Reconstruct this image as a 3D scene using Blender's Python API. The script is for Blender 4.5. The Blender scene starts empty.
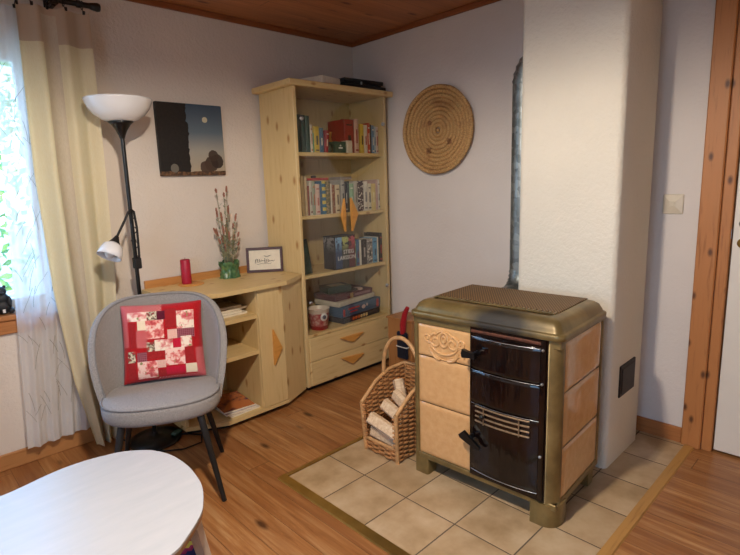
import bpy, math, random
from mathutils import Vector, Matrix, Euler
random.seed(7)
PI = math.pi
scene = bpy.context.scene
COL = scene.collection

# ------------------------------------------------------------------ mesh builder
class MB:
    def __init__(s): s.v=[]; s.f=[]; s.m=[]; s.s=[]
    def add(s, vs, fs, mi=0, smooth=False):
        o=len(s.v); s.v += [tuple(v) for v in vs]
        for f in fs: s.f.append(tuple(o+i for i in f)); s.m.append(mi); s.s.append(smooth)
        return s
    def box(s, x0,x1,y0,y1,z0,z1, mi=0, M=None):
        vs=[Vector((x,y,z)) for x in (x0,x1) for y in (y0,y1) for z in (z0,z1)]
        if M: vs=[M@v for v in vs]
        return s.add(vs, [(0,1,3,2),(4,6,7,5),(0,4,5,1),(2,3,7,6),(0,2,6,4),(1,5,7,3)], mi)
    def rbox(s, x0,x1,y0,y1,z0,z1, b=.004, mi=0, M=None):
        # box with chamfered edges
        vs=[];idx={}
        for sx in (0,1):
            for sy in (0,1):
                for sz in (0,1):
                    X=(x0,x1)[sx];Y=(y0,y1)[sy];Z=(z0,z1)[sz]
                    dx=b if sx==0 else -b; dy=b if sy==0 else -b; dz=b if sz==0 else -b
                    for a,p in (('x',(X,Y+dy,Z+dz)),('y',(X+dx,Y,Z+dz)),('z',(X+dx,Y+dy,Z))):
                        idx[(sx,sy,sz,a)]=len(vs); vs.append(Vector(p))
        if M: vs=[M@v for v in vs]
        I=lambda *k: idx[k]
        fs=[]
        for t in (0,1):
            fs.append((I(t,0,0,'x'),I(t,0,1,'x'),I(t,1,1,'x'),I(t,1,0,'x')))
            fs.append((I(0,t,0,'y'),I(1,t,0,'y'),I(1,t,1,'y'),I(0,t,1,'y')))
            fs.append((I(0,0,t,'z'),I(0,1,t,'z'),I(1,1,t,'z'),I(1,0,t,'z')))
        for p in (0,1):
            for q in (0,1):
                fs.append((I(p,q,0,'x'),I(p,q,1,'x'),I(p,q,1,'y'),I(p,q,0,'y')))
                fs.append((I(p,0,q,'x'),I(p,1,q,'x'),I(p,1,q,'z'),I(p,0,q,'z')))
                fs.append((I(0,p,q,'y'),I(1,p,q,'y'),I(1,p,q,'z'),I(0,p,q,'z')))
        for sx in (0,1):
            for sy in (0,1):
                for sz in (0,1): fs.append((I(sx,sy,sz,'x'),I(sx,sy,sz,'y'),I(sx,sy,sz,'z')))
        return s.add(vs,fs,mi)
    def prism(s, poly, a, b, axis=2, mi=0, M=None, smooth=False):
        n=len(poly)
        def P(p,h):
            q=[p[0],p[1]]; q.insert(axis,h); return Vector(q)
        vs=[P(p,a) for p in poly]+[P(p,b) for p in poly]
        if M: vs=[M@v for v in vs]
        s.add(vs,[tuple(range(n)),tuple(range(2*n-1,n-1,-1))],mi)
        s.add(vs,[(i,(i+1)%n,n+(i+1)%n,n+i) for i in range(n)],mi,smooth)
        return s
    def tube(s, pts, r, n=8, mi=0, closed=False, cap=True, M=None):
        pts=[Vector(p) for p in pts]; N=len(pts)
        rs=r if isinstance(r,(list,tuple)) else [r]*N
        vs=[]; up=None
        for i,p in enumerate(pts):
            if closed: t=pts[(i+1)%N]-pts[i-1]
            else: t=pts[min(i+1,N-1)]-pts[max(i-1,0)]
            t.normalize()
            if up is None:
                up=Vector((0,0,1)) if abs(t.z)<.9 else Vector((1,0,0))
            a=(up-t*up.dot(t)); 
            if a.length<1e-4: a=t.orthogonal()
            a.normalize(); b=t.cross(a); up=a
            for k in range(n):
                an=2*PI*k/n; vs.append(p+(a*math.cos(an)+b*math.sin(an))*rs[i])
        if M: vs=[M@v for v in vs]
        fs=[]
        for i in range(N if closed else N-1):
            j=(i+1)%N
            for k in range(n): fs.append((i*n+k,i*n+(k+1)%n,j*n+(k+1)%n,j*n+k))
        s.add(vs,fs,mi,True)
        if cap and not closed:
            s.add(vs[:n],[tuple(range(n-1,-1,-1))],mi); s.add(vs[-n:],[tuple(range(n))],mi)
        return s
    def lathe(s, prof, n=32, mi=0, M=None, smooth=True, c=(0,0,0)):
        vs=[];c=Vector(c)
        for r,z in prof:
            for k in range(n):
                a=2*PI*k/n; vs.append(c+Vector((r*math.cos(a),r*math.sin(a),z)))
        if M: vs=[M@v for v in vs]
        fs=[(i*n+k,i*n+(k+1)%n,(i+1)*n+(k+1)%n,(i+1)*n+k) for i in range(len(prof)-1) for k in range(n)]
        s.add(vs,fs,mi,smooth)
        if prof[0][0]>1e-5: s.add(vs[:n],[tuple(range(n-1,-1,-1))],mi)
        if prof[-1][0]>1e-5: s.add(vs[-n:],[tuple(range(n))],mi)
        return s
    def grid(s, fn, nu, nv, mi=0, smooth=True, matfn=None, wrap=False, flip=False):
        vs=[fn(i/nu,j/nv) for j in range(nv+1) for i in range(nu+1)]
        W=nu+1; o=len(s.v); s.v+= [tuple(v) for v in vs]
        for j in range(nv):
            for i in range(nu):
                f=(o+j*W+i,o+j*W+i+1,o+(j+1)*W+i+1,o+(j+1)*W+i)
                s.f.append(f[::-1] if flip else f)
                s.m.append(matfn((i+.5)/nu,(j+.5)/nv) if matfn else mi); s.s.append(smooth)
        return s
    def ball(s, c, r, n=12, mi=0, M=None):
        c=Vector(c); rr=Vector(r if isinstance(r,(tuple,list)) else (r,r,r))
        vs=[];fs=[]
        h=n//2
        for j in range(h+1):
            ph=-PI/2+PI*j/h
            for k in range(n):
                a=2*PI*k/n
                vs.append(c+Vector((rr.x*math.cos(ph)*math.cos(a),rr.y*math.cos(ph)*math.sin(a),rr.z*math.sin(ph))))
        if M: vs=[M@v for v in vs]
        for j in range(h):
            for k in range(n): fs.append((j*n+k,j*n+(k+1)%n,(j+1)*n+(k+1)%n,(j+1)*n+k))
        return s.add(vs,fs,mi,True)
    def build(s, name, mats, parent=None, weld=False):
        me=bpy.data.meshes.new(name); me.from_pydata(s.v,[],s.f)
        if not isinstance(mats,(list,tuple)): mats=[mats]
        for m in mats: me.materials.append(m)
        me.polygons.foreach_set('material_index',s.m); me.polygons.foreach_set('use_smooth',s.s)
        me.validate(); me.update()
        import bmesh
        bm=bmesh.new(); bm.from_mesh(me)
        if weld: bmesh.ops.remove_doubles(bm,verts=bm.verts,dist=1e-5)
        bmesh.ops.recalc_face_normals(bm,faces=bm.faces); bm.to_mesh(me); bm.free()
        o=bpy.data.objects.new(name,me); COL.objects.link(o)
        if parent: o.parent=parent
        return o

def tag(o,label=None,cat=None,group=None,kind=None):
    if label: o['label']=label
    if cat: o['category']=cat
    if group: o['group']=group
    if kind: o['kind']=kind
    return o
def thing(name,label,cat,loc=(0,0,0),rz=0,group=None):
    o=bpy.data.objects.new(name,None); COL.objects.link(o); o.empty_display_size=.05
    o.location=loc; o.rotation_euler=(0,0,rz)
    return tag(o,label,cat,group)
def struct(name,mb,mat,parent=None):
    o=mb.build(name,mat,parent)
    if parent is None: o['kind']='structure'
    return o

# ------------------------------------------------------------------ materials
def lin(h):
    c=[int(h[i:i+2],16)/255 for i in (0,2,4)]
    return tuple((x/12.92 if x<=.04045 else ((x+.055)/1.055)**2.4) for x in c)+(1,)
class NT:
    def __init__(s,name):
        s.m=bpy.data.materials.new(name); s.m.use_nodes=True; s.t=s.m.node_tree
        s.b=s.t.nodes['Principled BSDF']; s.out=s.t.nodes['Material Output']
    def n(s,typ,ins=None,**kw):
        nd=s.t.nodes.new(typ)
        for k,v in kw.items(): setattr(nd,k,v)
        if ins:
            for k,v in ins.items():
                if isinstance(v,bpy.types.NodeSocket): s.t.links.new(v,nd.inputs[k])
                else: nd.inputs[k].default_value=v
        return nd
    def math(s,op,a,b=0.0,c=0.0):
        return s.n('ShaderNodeMath',{0:a,1:b,2:c},operation=op).outputs[0]
    def mix(s,f,a,b,bt='MIX'):
        nd=s.n('ShaderNodeMix',data_type='RGBA',blend_type=bt)
        for k,v in ((0,f),(6,a),(7,b)):
            if isinstance(v,bpy.types.NodeSocket): s.t.links.new(v,nd.inputs[k])
            else: nd.inputs[k].default_value=v
        return nd.outputs[2]
    def ramp(s,f,stops,interp='LINEAR'):
        nd=s.n('ShaderNodeValToRGB',{0:f}); cr=nd.color_ramp; cr.interpolation=interp
        while len(cr.elements)<len(stops): cr.elements.new(.5)
        for e,(p,c) in zip(cr.elements,stops): e.position=p; e.color=c if len(c)==4 else tuple(c)+(1,)
        return nd.outputs[0]
    def obj(s): return s.n('ShaderNodeTexCoord').outputs['Object']
    def mapv(s,v,scale=(1,1,1),loc=(0,0,0),rot=(0,0,0)):
        return s.n('ShaderNodeMapping',{0:v,1:loc,2:rot,3:scale}).outputs[0]
    def noise(s,v,scale=5,detail=3,rough=.5,out=0,dist=0):
        return s.n('ShaderNodeTexNoise',{'Vector':v,'Scale':scale,'Detail':detail,'Roughness':rough,'Distortion':dist}).outputs[out]
    def setc(s,c=None,rough=None,metal=None,bump=None,bs=.2,bd=.002,coat=None,spec=None,sheen=None):
        def st(k,v):
            if v is None: return
            if isinstance(v,bpy.types.NodeSocket): s.t.links.new(v,s.b.inputs[k])
            else: s.b.inputs[k].default_value=v
        st('Base Color',c);st('Roughness',rough);st('Metallic',metal);st('Coat Weight',coat);st('Specular IOR Level',spec);st('Sheen Weight',sheen)
        if bump is not None:
            b=s.n('ShaderNodeBump',{'Height':bump,'Strength':bs,'Distance':bd})
            s.t.links.new(b.outputs[0],s.b.inputs['Normal'])
        return s.m
def plain(name,hexc,rough=.6,metal=0,var=.08,scale=20,bs=0,coat=0):
    t=NT(name); c=lin(hexc); v=t.obj()
    nz=t.noise(v,scale,3)
    dark=tuple(x*(1-var) for x in c[:3])+(1,); lite=tuple(min(1,x*(1+var)) for x in c[:3])+(1,)
    col=t.ramp(nz,[(.3,dark),(.7,lite)])
    t.setc(col,rough,metal,coat=coat,bump=nz if bs else None,bs=bs)
    return t.m
def glossy_black(name,hexc='120c0b',r=.12): return plain(name,hexc,r,0,.2,15)

def plaster(name,hexc,b=.35):
    t=NT(name); v=t.obj(); c=lin(hexc)
    n1=t.noise(v,60,4,.6); n2=t.noise(v,2.2,3)
    col=t.ramp(n2,[(.3,tuple(x*.95 for x in c[:3])),(.7,tuple(min(1,x*1.02) for x in c[:3]))])
    n3=t.noise(v,14,2)
    h=t.math('ADD',n1,t.math('MULTIPLY',n3,1.2))
    return t.setc(col,.9,bump=h,bs=b*2,bd=.006,spec=.15)
def pine(name,base,dark,knot,axis=2,rough=.5,knots=7.,grain=1.0,coat=0,off=0,ksel=.62):
    """wood with grain running along axis, and oval knots"""
    t=NT(name); v=t.obj()
    sc=[9,9,9]; sc[axis]=.7
    g=t.noise(t.mapv(v,tuple(x*3 for x in sc),(off,off,off)),2.2,5,.6,dist=.4)
    g2=t.noise(t.mapv(v,tuple(x*.35 for x in sc),(off*2,1,0)),3,3)
    col=t.ramp(g,[(.25,lin(dark)),(.45,lin(base)),(.8,tuple(min(1,x*1.08) for x in lin(base)[:3]))])
    col=t.mix(t.math('MULTIPLY',g2,.35*grain),col,lin(dark),'MULTIPLY') if False else t.mix(t.math('MULTIPLY',g2,.35*grain),col,lin(dark))
    sx=t.n('ShaderNodeSeparateXYZ',{0:v}); oth=[i for i in (0,1,2) if i!=axis]
    kv=t.n('ShaderNodeCombineXYZ',{0:t.math('MULTIPLY',t.math('ADD',sx.outputs[oth[0]],sx.outputs[oth[1]]),knots*1.25),1:t.math('MULTIPLY',sx.outputs[axis],knots*.62),2:0.}).outputs[0]
    vo=t.n('ShaderNodeTexVoronoi',{'Vector':kv,'Scale':1.0,'Randomness':1.0},voronoi_dimensions='2D')
    sel=t.math('GREATER_THAN',t.n('ShaderNodeSeparateColor',{0:vo.outputs['Color']}).outputs[0],ksel)
    k=t.math('MULTIPLY',t.math('LESS_THAN',0,1),t.n('ShaderNodeMapRange',{0:vo.outputs['Distance'],1:.05,2:.15,3:1.,4:0.}).outputs[0])
    col=t.mix(t.math('MULTIPLY',t.math('MULTIPLY',k,sel),.85),col,lin(knot))
    return t.setc(col,rough,bump=g,bs=.05,coat=coat)
def floor_mat(name,axis_run=1,width=.125,cols=None,rough=.3,length=2.3):
    t=NT(name); v=t.obj(); sp=t.n('ShaderNodeSeparateXYZ',{0:v})
    run=sp.outputs[axis_run]; ac=sp.outputs[1-axis_run]
    bi=t.math('FLOOR',t.math('DIVIDE',ac,width))
    shift=t.math('MULTIPLY',t.n('ShaderNodeTexWhiteNoise',{'W':bi},noise_dimensions='1D').outputs[0],length)
    bj=t.math('FLOOR',t.math('DIVIDE',t.math('ADD',run,shift),length))
    idv=t.n('ShaderNodeCombineXYZ',{0:bi,1:bj,2:0.0}).outputs[0]
    wn=t.n('ShaderNodeTexWhiteNoise',{'Vector':idv},noise_dimensions='3D')
    rnd=wn.outputs[0]
    a=t.math('MULTIPLY',run,2.2); b=t.math('MULTIPLY',ac,34.0)
    gv=t.n('ShaderNodeCombineXYZ',{0:a,1:b,2:t.math('MULTIPLY',rnd,40.)}).outputs[0]
    g=t.noise(gv,1.0,5,.65,dist=.6)
    g2=t.noise(t.n('ShaderNodeCombineXYZ',{0:t.math('MULTIPLY',run,1.0),1:t.math('MULTIPLY',ac,7.0),2:t.math('MULTIPLY',rnd,10.)}).outputs[0],1.3,3)
    c0,c1,c2,kn=cols
    col=t.ramp(g,[(.25,lin(c0)),(.5,lin(c1)),(.75,lin(c2))])
    col=t.mix(t.n('ShaderNodeMapRange',{0:rnd,3:0.,4:.5}).outputs[0],col,lin(c0))
    col=t.mix(t.n('ShaderNodeMapRange',{0:g2,1:.4,2:.75,3:0.,4:.55}).outputs[0],col,lin(c0))
    kv=t.n('ShaderNodeCombineXYZ',{0:t.math('MULTIPLY',run,3.3),1:t.math('MULTIPLY',ac,9.0),2:t.math('MULTIPLY',rnd,7.)}).outputs[0]
    vo=t.n('ShaderNodeTexVoronoi',{'Vector':kv,'Scale':1.0})
    sel=t.math('GREATER_THAN',t.n('ShaderNodeSeparateColor',{0:vo.outputs['Color']}).outputs[0],.38)
    k=t.n('ShaderNodeMapRange',{0:vo.outputs['Distance'],1:.07,2:.19,3:1.,4:0.}).outputs[0]
    col=t.mix(t.math('MULTIPLY',t.math('MULTIPLY',k,sel),.85),col,lin(kn))
    fr=t.math('FRACT',t.math('DIVIDE',ac,width)); e=t.math('MINIMUM',fr,t.math('SUBTRACT',1.,fr))
    gap=t.math('LESS_THAN',e,.009)
    fr2=t.math('FRACT',t.math('DIVIDE',t.math('ADD',run,shift),length))
    gap=t.math('MAXIMUM',gap,t.math('LESS_THAN',fr2,.0015))
    col=t.mix(t.math('MULTIPLY',gap,.6),col,lin('2a150b'))
    h=t.math('SUBTRACT',t.math('MULTIPLY',g,.15),gap)
    return t.setc(col,t.n('ShaderNodeMapRange',{0:g,3:rough-.05,4:rough+.15}).outputs[0],bump=h,bs=.35,bd=.002)
def glass_mat(name,tint=(1,1,1,1),ior=1.45,mult=1.0):
    t=NT(name)
    g=t.n('ShaderNodeNewGeometry'); d=t.n('ShaderNodeVectorMath',{0:g.outputs['Incoming'],1:g.outputs['Normal']},operation='DOT_PRODUCT').outputs['Value']
    f0=((ior-1)/(ior+1))**2
    fr=t.math('ADD',f0,t.math('MULTIPLY',1-f0,t.math('POWER',t.math('SUBTRACT',1.0,t.math('ABSOLUTE',d)),5.0)))
    tr=t.n('ShaderNodeBsdfTransparent',{'Color':tint}); gl=t.n('ShaderNodeBsdfGlossy',{'Roughness':.01,'Color':(1,1,1,1)})
    mx=t.n('ShaderNodeMixShader',{0:t.math('MULTIPLY',fr,mult),1:tr.outputs[0],2:gl.outputs[0]})
    t.t.links.new(mx.outputs[0],t.out.inputs[0]); return t.m
def fabric(name,hexa,hexb,scale=900,rough=.9,bs=.25,stretch=(1,1,1)):
    t=NT(name); v=t.mapv(t.obj(),stretch)
    n1=t.noise(v,scale*.35,2,.7); n2=t.noise(v,25,3)
    col=t.ramp(n1,[(.35,lin(hexa)),(.65,lin(hexb))])
    return t.setc(col,rough,bump=n1,bs=bs,bd=.0008,spec=.2,sheen=.15)

M={}
M['wall']=plaster('plaster_white','e0d6cb')
M['wall_b']=plaster('plaster_white_smooth','e0d7cf',.2)
M['chimney']=plaster('plaster_chimney','e4dccb',.4)
M['floor']=floor_mat('pine_floor',1,.122,('7c4926','ad7845','cfa470','371a0b'))
M['ceil']=floor_mat('pine_ceiling',0,.095,('9a6038','ba7a4c','cc8e60','5a2d14'),.5,3.5)
M['mold']=pine('mould_wood','95552c','70391a','46210e',0,.5,5)
M['post']=pine('door_casing_pine','c08048','945a2c','421d0a',2,.5,9.,1.,ksel=.2)
M['baseb_y']=pine('baseboard_pine_a','b37340','94592c','5a2f16',1,.45,5)
M['baseb_x']=pine('baseboard_pine_b','b88350','9c6736','5a2f16',0,.45,5)
M['pine_z']=pine('pale_pine_upright','dcc28c','cfae74','a8743a',2,.45,6.5)
M['pine_x']=pine('pale_pine_level','dec48c','cdaa6e','a8743a',0,.45,9)
M['pine_y']=pine('pale_pine_deep','dcc087','cba76a','a8743a',1,.45,9)
M['pine_back']=pine('pale_pine_back','cbb27c','b89a61','9a6c38',2,.55,8)
M['handle']=pine('orange_wood','d79a4c','c08038','9a6028',0,.4,4)
M['splash']=pine('amber_wood','c98f52','ad713a','7c4a22',0,.45,6)
M['door_white']=plain('painted_door','e8e2d6',.45,0,.02,6)
M['white']=plain('white_paint','e9e6e0',.5,0,.03,8)
M['black']=plain('black_metal','0c0c0d',.3,0,.2)
M['black_matt']=plain('black_matt','141314',.6,0,.2)
def enam():
    t=NT('black_enamel'); v=t.obj(); n=t.noise(t.mapv(v,(9,9,1.6)),1.6,3,.5); n2=t.noise(v,30,2)
    return t.setc(t.ramp(n2,[(.3,lin('0d0808')),(.75,lin('180c0a'))]),.1,bump=n,bs=.5,bd=.02)
M['enamel']=enam()
M['brass']=plain('brass','b49552',.3,.9,.12,12)
M['brasswood']=pine('varnished_edge','b98b4a','96692f','5c3a18',0,.3,3)
M['steel']=plain('steel','b9bdc0',.3,1,.08)
M['paper']=plain('paper','e8dfcb',.8,0,.05,40)
M['galv']=None; M['cream']=plain('cream_plastic','d6c9b2',.4,0,.03)
# gold enamel for the stove, with soot on the top edge near the firebox
def gold(name,soot=False):
    t=NT(name); v=t.obj(); n1=t.noise(v,7,4,.6); n2=t.noise(v,120,2)
    col=t.ramp(n1,[(.3,lin('675734')),(.55,lin('847045')),(.8,lin('9a8656'))])
    if soot:
        g=t.n('ShaderNodeVectorMath',{0:t.mapv(v,(5.,9.,10.),(-.50,.05,-8.05))},operation='LENGTH').outputs['Value']
        f=t.n('ShaderNodeMapRange',{0:t.math('ADD',g,t.math('MULTIPLY',n1,.5)),1:.7,2:1.45,3:.95,4:0.}).outputs[0]
        col=t.mix(f,col,lin('1c1a18'))
        return t.setc(col,t.math('ADD',.32,t.math('MULTIPLY',f,.3)),t.math('SUBTRACT',.4,t.math('MULTIPLY',f,.35)),bump=n2,bs=.06)
    return t.setc(col,t.n('ShaderNodeMapRange',{0:n1,3:.28,4:.48}).outputs[0],.4,bump=n2,bs=.06)
M['gold']=gold('gold_enamel'); M['gold_top']=gold('gold_enamel_sooty',True)
def galv():
    t=NT('galvanised'); v=t.obj()
    vo=t.n('ShaderNodeTexVoronoi',{'Vector':v,'Scale':38.})
    n=t.noise(v,9,3)
    col=t.mix(t.n('ShaderNodeSeparateColor',{0:vo.outputs['Color']}).outputs[0],lin('767c7b'),lin('a4aaa8'))
    col=t.mix(t.n('ShaderNodeMapRange',{0:n,1:.45,2:.75,3:0.,4:.6}).outputs[0],col,lin('4f5553'))
    return t.setc(col,.42,.8)
M['galv']=galv()
def ceramic():
    t=NT('peach_glaze'); v=t.obj(); n=t.noise(v,6,3); n2=t.noise(v,34,3,.6)
    sp=t.n('ShaderNodeMapRange',{0:n,1:.45,2:.62,3:0.,4:1.}).outputs[0]
    col=t.ramp(n2,[(.3,lin('cc9c66')),(.7,lin('d6a974'))])
    return t.setc(col,.13,bump=t.math('MULTIPLY',n2,sp),bs=.5,bd=.004,coat=.3)
M['ceramic']=ceramic()
def grille():
    t=NT('expanded_metal'); v=t.obj(); sp=t.n('ShaderNodeSeparateXYZ',{0:v})
    w=t.math('SINE',t.math('MULTIPLY',sp.outputs[0],520.)); w2=t.math('SINE',t.math('MULTIPLY',sp.outputs[1],330.))
    h=t.math('MULTIPLY',w,w2)
    col=t.ramp(t.math('ADD',t.math('MULTIPLY',h,.5),.5),[(.25,lin('33220f')),(.6,lin('7a5a30')),(.9,lin('9c7a48'))])
    return t.setc(col,.55,.2,bump=h,bs=.5,bd=.002)
M['grille']=grille()
def hearth():
    t=NT('hearth_tiles'); v=t.obj(); sp=t.n('ShaderNodeSeparateXYZ',{0:v}); S=.261
    ex=t.math('DIVIDE',t.math('SUBTRACT',sp.outputs[0],-1.610),S); ey=t.math('DIVIDE',t.math('SUBTRACT',sp.outputs[1],-1.131),S)
    fx=t.math('FRACT',ex); fy=t.math('FRACT',ey)
    e=t.math('MINIMUM',t.math('MINIMUM',fx,t.math('SUBTRACT',1.,fx)),t.math('MINIMUM',fy,t.math('SUBTRACT',1.,fy)))
    gr=t.math('LESS_THAN',e,.011)
    idv=t.n('ShaderNodeCombineXYZ',{0:t.math('FLOOR',ex),1:t.math('FLOOR',ey),2:0.}).outputs[0]
    rnd=t.n('ShaderNodeTexWhiteNoise',{'Vector':idv},noise_dimensions='3D')
    vv=t.n('ShaderNodeVectorMath',{0:v,1:rnd.outputs['Color']},operation='ADD').outputs[0]
    n=t.noise(vv,5.5,4,.6); n2=t.noise(vv,30,3)
    col=t.ramp(n,[(.3,lin('a0855f')),(.5,lin('bba07c')),(.72,lin('d0ba98'))])
    col=t.mix(t.math('MULTIPLY',n2,.18),col,lin('97805f'))
    col=t.mix(t.math('MULTIPLY',rnd.outputs[0],.22),col,lin('a08a68'))
    col=t.mix(gr,col,lin('5f5140'))
    h=t.n('ShaderNodeMapRange',{0:e,1:.008,2:.03,3:0.,4:1.}).outputs[0]
    return t.setc(col,t.math('ADD',.32,t.math('MULTIPLY',gr,.4)),bump=h,bs=.4,bd=.002)
M['hearth']=hearth()

# ------------------------------------------------------------------ room shell
H=2.452; XL=-4.35; YF=-4.7; T=.22
struct('floor',MB().box(XL-T,T,YF-T,T,-.12,0),M['floor'])
struct('ceiling',MB().box(XL-T,T,YF-T,T,H,H+.1),M['ceil'])
WX0,WX1,WZ0,WZ1=-3.75,-2.205,.80,2.12   # window in the back wall
mb=MB(); mb.box(WX1,T,0,T,0,H); mb.box(XL-T,WX0,0,T,0,H); mb.box(WX0,WX1,0,T,0,WZ0-.025); mb.box(WX0,WX1,0,T,WZ1,H)
struct('wall_back',mb,M['wall'])
DY0,DY1,DZ=-3.36,-2.478,2.08
mb=MB(); mb.box(0,T,DY1,0,0,H); mb.box(0,T,YF,DY0,0,H); mb.box(0,T,DY0,DY1,DZ,H); mb.box(.12,T,DY0,DY1,0,DZ)  # last box: backing added behind the door leaf to stop outside light leaking in
struct('wall_right',mb,M['wall_b'])
LY0,LY1,LZ0,LZ1=-3.9,-2.2,.85,2.1
mb=MB(); mb.box(XL-T,XL,LY1,0,0,H); mb.box(XL-T,XL,YF,LY0,0,H); mb.box(XL-T,XL,LY0,LY1,0,LZ0); mb.box(XL-T,XL,LY0,LY1,LZ1,H)
struct('wall_left',mb,M['wall'])
struct('wall_front',MB().box(XL-T,T,YF-T,YF,0,H),M['wall'])
# crown moulding
struct('trim_1',MB().rbox(XL,0,-.022,-.0005,H-.034,H,.005),M['mold'])
M['mold_y']=pine('mould_wood_y','95552c','70391a','46210e',1,.5,5)
struct('trim_2',MB().rbox(-.022,-.0005,YF,-.022,H-.034,H,.005),M['mold_y'])
# baseboards
struct('baseboard_back',MB().rbox(XL,-.0,-.016,-.0005,0,.085,.004),M['baseb_x'])
struct('baseboard_right',MB().rbox(-.016,-.0005,-2.37,-.016,0,.085,.004),M['baseb_y'])
# door casing: broad knotty board, then the stop board and the white leaf
struct('trim_3',MB().rbox(-.028,-.0005,-2.455,-2.371,0,H-.034,.005),M['post'])
struct('trim_4',MB().rbox(-.012,.10,DY1-.022,-2.456,0,H-.034,.004),M['post'])
struct('trim_5',MB().rbox(-.028,-.0005,DY0-.09,DY1-.024,DZ,DZ+.09,.005),M['mold_y'])
struct('trim_6',MB().rbox(-.028,-.0005,DY0-.09,DY0,0,DZ,.005),M['post'])
door=struct('door_1',MB().rbox(.004,.045,DY0+.006,DY1-.028,.012,DZ-.004,.003),M['door_white'])
Mx=Matrix.Translation((.004,-2.548,1.052))@Matrix.Rotation(-PI/2,4,'Y')
mb=MB().lathe([(.0,.006),(.010,.007),(.0235,.005),(.0235,.0)],28,M=Mx); mb.box(-.001,.001,-.002,.002,.006,.008,M=Mx)
mb.build('keyhole_rose',M['brass'],door)['label']='brass keyhole rose'
Mx=Matrix.Translation((.004,-2.548,1.142))@Matrix.Rotation(-PI/2,4,'Y')
mb=MB().lathe([(.0,.008),(.014,.008),(.0225,.005),(.0225,.0)],28,M=Mx)
mb.tube([(-.004,-2.548,1.142),(-.055,-2.548,1.142),(-.062,-2.56,1.142),(-.062,-2.66,1.142)],.009,10)
mb.build('handle',M['steel'],door)['label']='steel door handle with round rose'
MB().box(-.002,.006,DY1-.0235,DY1-.0215,1.07,1.115).build('latch_plate',M['steel'],door)

# windows
M['pane']=glass_mat('window_glass')
M['win_white']=plain('window_paint','ece8df',.45,0,.02)
M['sill']=pine('sill_pine','b97b48','97602f','5a2f16',0,.4,5)
def window(name,x0,x1,z0,z1,Mx,mull):
    w=MB()
    for a,b,c,d in ((x0,x1,z0,z0+.06),(x0,x1,z1-.06,z1),(x0,x0+.06,z0+.06,z1-.06),(x1-.06,x1,z0+.06,z1-.06)):
        w.rbox(a,b,.10,.16,c,d,.004,M=Mx)
    o=struct(name,w,M['win_white'])
    for k in range(1,mull+1):
        xm=x0+(x1-x0)*k/(mull+1)
        MB().rbox(xm-.03,xm+.03,.105,.155,z0+.06,z1-.06,.004,M=Mx).build('window_mullion',M['win_white'],o)
    MB().box(x0+.055,x1-.055,.128,.132,z0+.055,z1-.055,M=Mx).build('window_glass',M['pane'],o)
    return o
w1=window('window_1',WX0,WX1,WZ0,WZ1,Matrix(),1)
MB().rbox(WX0-.03,WX1+.03,-.035,.10,WZ0-.025,WZ0,.004).build('window_sill',M['sill'],w1)
MB().rbox(WX0-.02,WX1+.02,-.022,-.001,WZ0-.095,WZ0-.026,.004).build('sill_apron',M['sill'],w1)
window('window_2',-LY1,-LY0,LZ0,LZ1,Matrix.Translation((XL,0,0))@Matrix.Rotation(PI/2,4,'Z')@Matrix.Scale(-1,4,(1,0,0)),1)

# hearth
struct('hearth',MB().box(-1.612,-.016,-2.392,-1.131,-.01,.006),M['hearth'])
struct('trim_7',MB().prism([(-1.612,0),(-1.656,0),(-1.652,.007),(-1.612,.012)],-2.43,-1.105,1),M['brass'])
struct('trim_8',MB().prism([(-1.131,0),(-1.103,0),(-1.106,.007),(-1.131,.012)],-1.612,-.016,0),M['brass'])
struct('trim_9',MB().prism([(-2.392,0),(-2.432,0),(-2.428,.008),(-2.392,.013)],-1.612,-.03,0),M['brasswood'])

# chimney breast with rounded front corner
def rpoly(x0,x1,y0,y1,r,n=6,corners=(1,1,1,1)):
    P=[]
    for (cx,cy,a0),on in zip(((x1-r,y1-r,0),(x0+r,y1-r,PI/2),(x0+r,y0+r,PI),(x1-r,y0+r,1.5*PI)),corners):
        if on:
            for k in range(n+1):
                a=a0+PI/2*k/n; P.append((cx+r*math.cos(a),cy+r*math.sin(a)))
        else:
            P.append((cx+(r if cx>(x0+x1)/2 else -r),cy+(r if cy>(y0+y1)/2 else -r)))
    return P
ch=struct('chimney_breast',MB().prism(rpoly(-.535,-.135,-2.192,-1.715,.028,6,(0,1,1,0)),.004,H,2,smooth=True),M['chimney'])
M['vent']=plain('soot_iron','2a221c',.55,.3,.3,30)
mb=MB().rbox(-.42,-.225,-2.199,-2.188,.33,.488,.003); mb.rbox(-.405,-.24,-2.203,-2.197,.345,.473,.003)
vd=mb.build('soot_door',M['vent'],ch); vd['label']='dark iron soot door'

# stove pipe
sp=thing('stove_pipe','galvanised stove pipe with ribbed elbow beside the white chimney breast','stove pipe',(-.36,-1.643,0))
PR=.060
mb=MB().tube([(0,0,.895),(0,0,1.2),(0,0,1.855)],PR,24,cap=False)
mb.build('pipe_length',M['galv'],sp)
def elbow(pts,name):
    m=MB(); rs=[];pp=[]
    for i,p in enumerate(pts):
        pp.append(p); rs.append(PR+(.004 if i%2 else -.002))
    m.tube(pp,rs,24,cap=False); return m.build(name,M['galv'],sp)
elbow([(0,-.10*(1-math.cos(a)),1.855+.10*math.sin(a)*1.25) for a in [PI/2*k/14 for k in range(15)]],'elbow')
elbow([(-.10*(1-math.cos(a)),0,.895-.13*math.sin(a)) for a in [PI/2*k/14 for k in range(15)]],'elbow')
MB().tube([(-.10,0,.765),(-.23,0,.765)],PR-.002,24,cap=False).build('pipe_stub',M['galv'],sp)

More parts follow.
